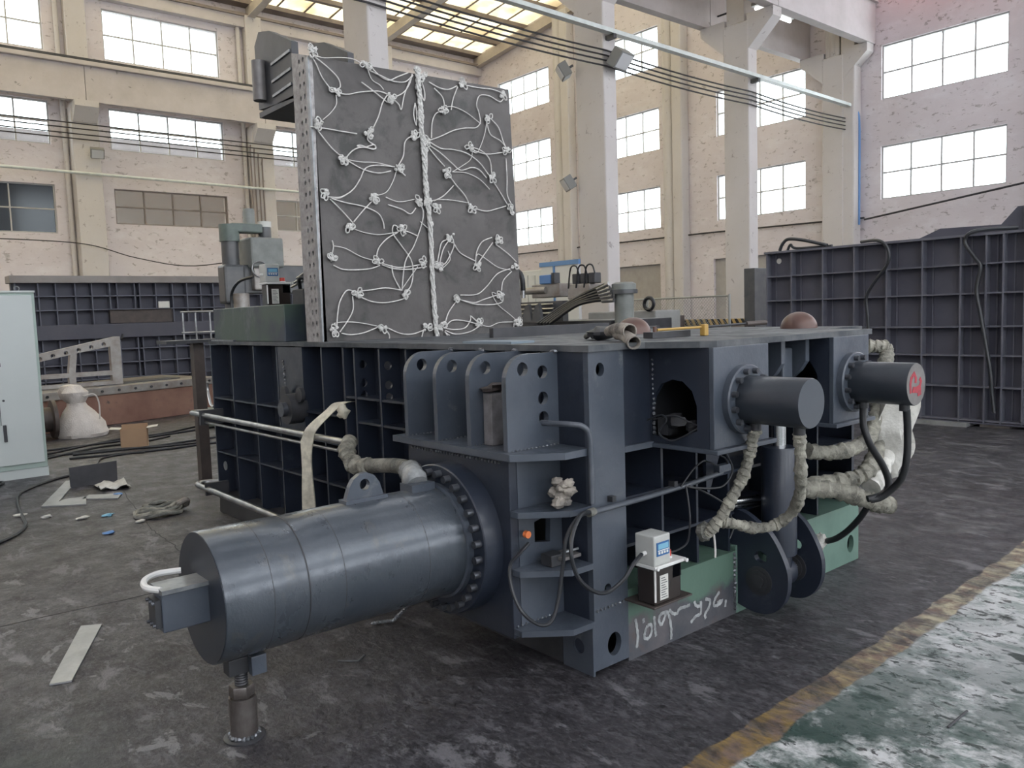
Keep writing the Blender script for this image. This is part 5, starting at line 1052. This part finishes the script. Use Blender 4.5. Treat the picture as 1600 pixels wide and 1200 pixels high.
for y in (7.3, 8.3, 9.15, 11.7, 13.6): build('fence_post', MB().cyl((14.2, y, 0), (14.2, y, 1.9), .03, 8), 'fence', fn)
build('fence_rail', MB().cyl((14.2, 9.15, 1.86), (14.2, 13.6, 1.86), .022, 8), 'fence', fn)
build('fence_rail', MB().cyl((14.2, 7.3, 1.88), (14.2, 8.3, 1.88), .022, 8), 'fence', fn)
for y0, y1 in ((9.15, 13.6), (7.3, 8.3)):
    mb = MB(); H0, H1 = .9, 1.86; st = .085; n = int((y1 - y0 + (H1 - H0)) / st)
    for k in range(n):
        for sgn in (1, -1):
            a = y0 + k * st - (H1 - H0 if sgn > 0 else 0); c_ = a + (H1 - H0) * 1
            ya, yb, za, zb = (a, c_, H0, H1) if sgn > 0 else (a, c_, H1, H0)
            def clip(ya, za, yb, zb):
                if yb <= y0 or ya >= y1: return None
                t0 = max(0, (y0 - ya) / (yb - ya)); t1 = min(1, (y1 - ya) / (yb - ya))
                return (ya + (yb - ya) * t0, za + (zb - za) * t0, ya + (yb - ya) * t1, za + (zb - za) * t1)
            q = clip(ya, za, yb, zb)
            if q and q[2] - q[0] > .02: mb.bar((14.2, q[0], q[1]), (14.2, q[2], q[3]), .007, .007, (1, 0, 0))
    tag(build('fence_mesh', mb, 'fence', fn), kind='stuff')
build('brown_crate', MB().box(13.6, 13.95, 10.3, 10.9, 0, 1.42), 'brownplate', label='dark brown crate standing in front of the mesh fence', cat='crate')
build('grey_cabinet', MB().box(11.6, 12.2, 6.75, 7.0, 0, 2.34), 'drilld', label='narrow dark grey cabinet beside the left end of the right press frame', cat='cabinet', bevel=.01)
cc = empty('control_cabinet', (14.4, 15, 0), 'white and blue control cabinet row far behind the power unit', 'cabinet')
build('cabinet_body', MB().box(14.0, 15.0, 14.05, 15.6, 0, 3.0), 'white_cab', cc, bevel=.02); build('cabinet_trim', MB().box(13.97, 15.03, 14.0, 15.65, 2.95, 3.08), 'blue_trim', cc)
build('cabinet_trim', MB().box(13.96, 14.0, 15.0, 15.06, 1.2, 2.95), 'blue_trim', cc)
build('cabinet_body', MB().box(14.2, 15.2, 15.7, 18.5, 0, 2.9), 'white_cab', cc, bevel=.02)
for k in range(8): build('door_panel', MB().box(14.17, 14.2, 15.75 + k * .34, 16.05 + k * .34, .2, 2.75), 'white_cab', cc)
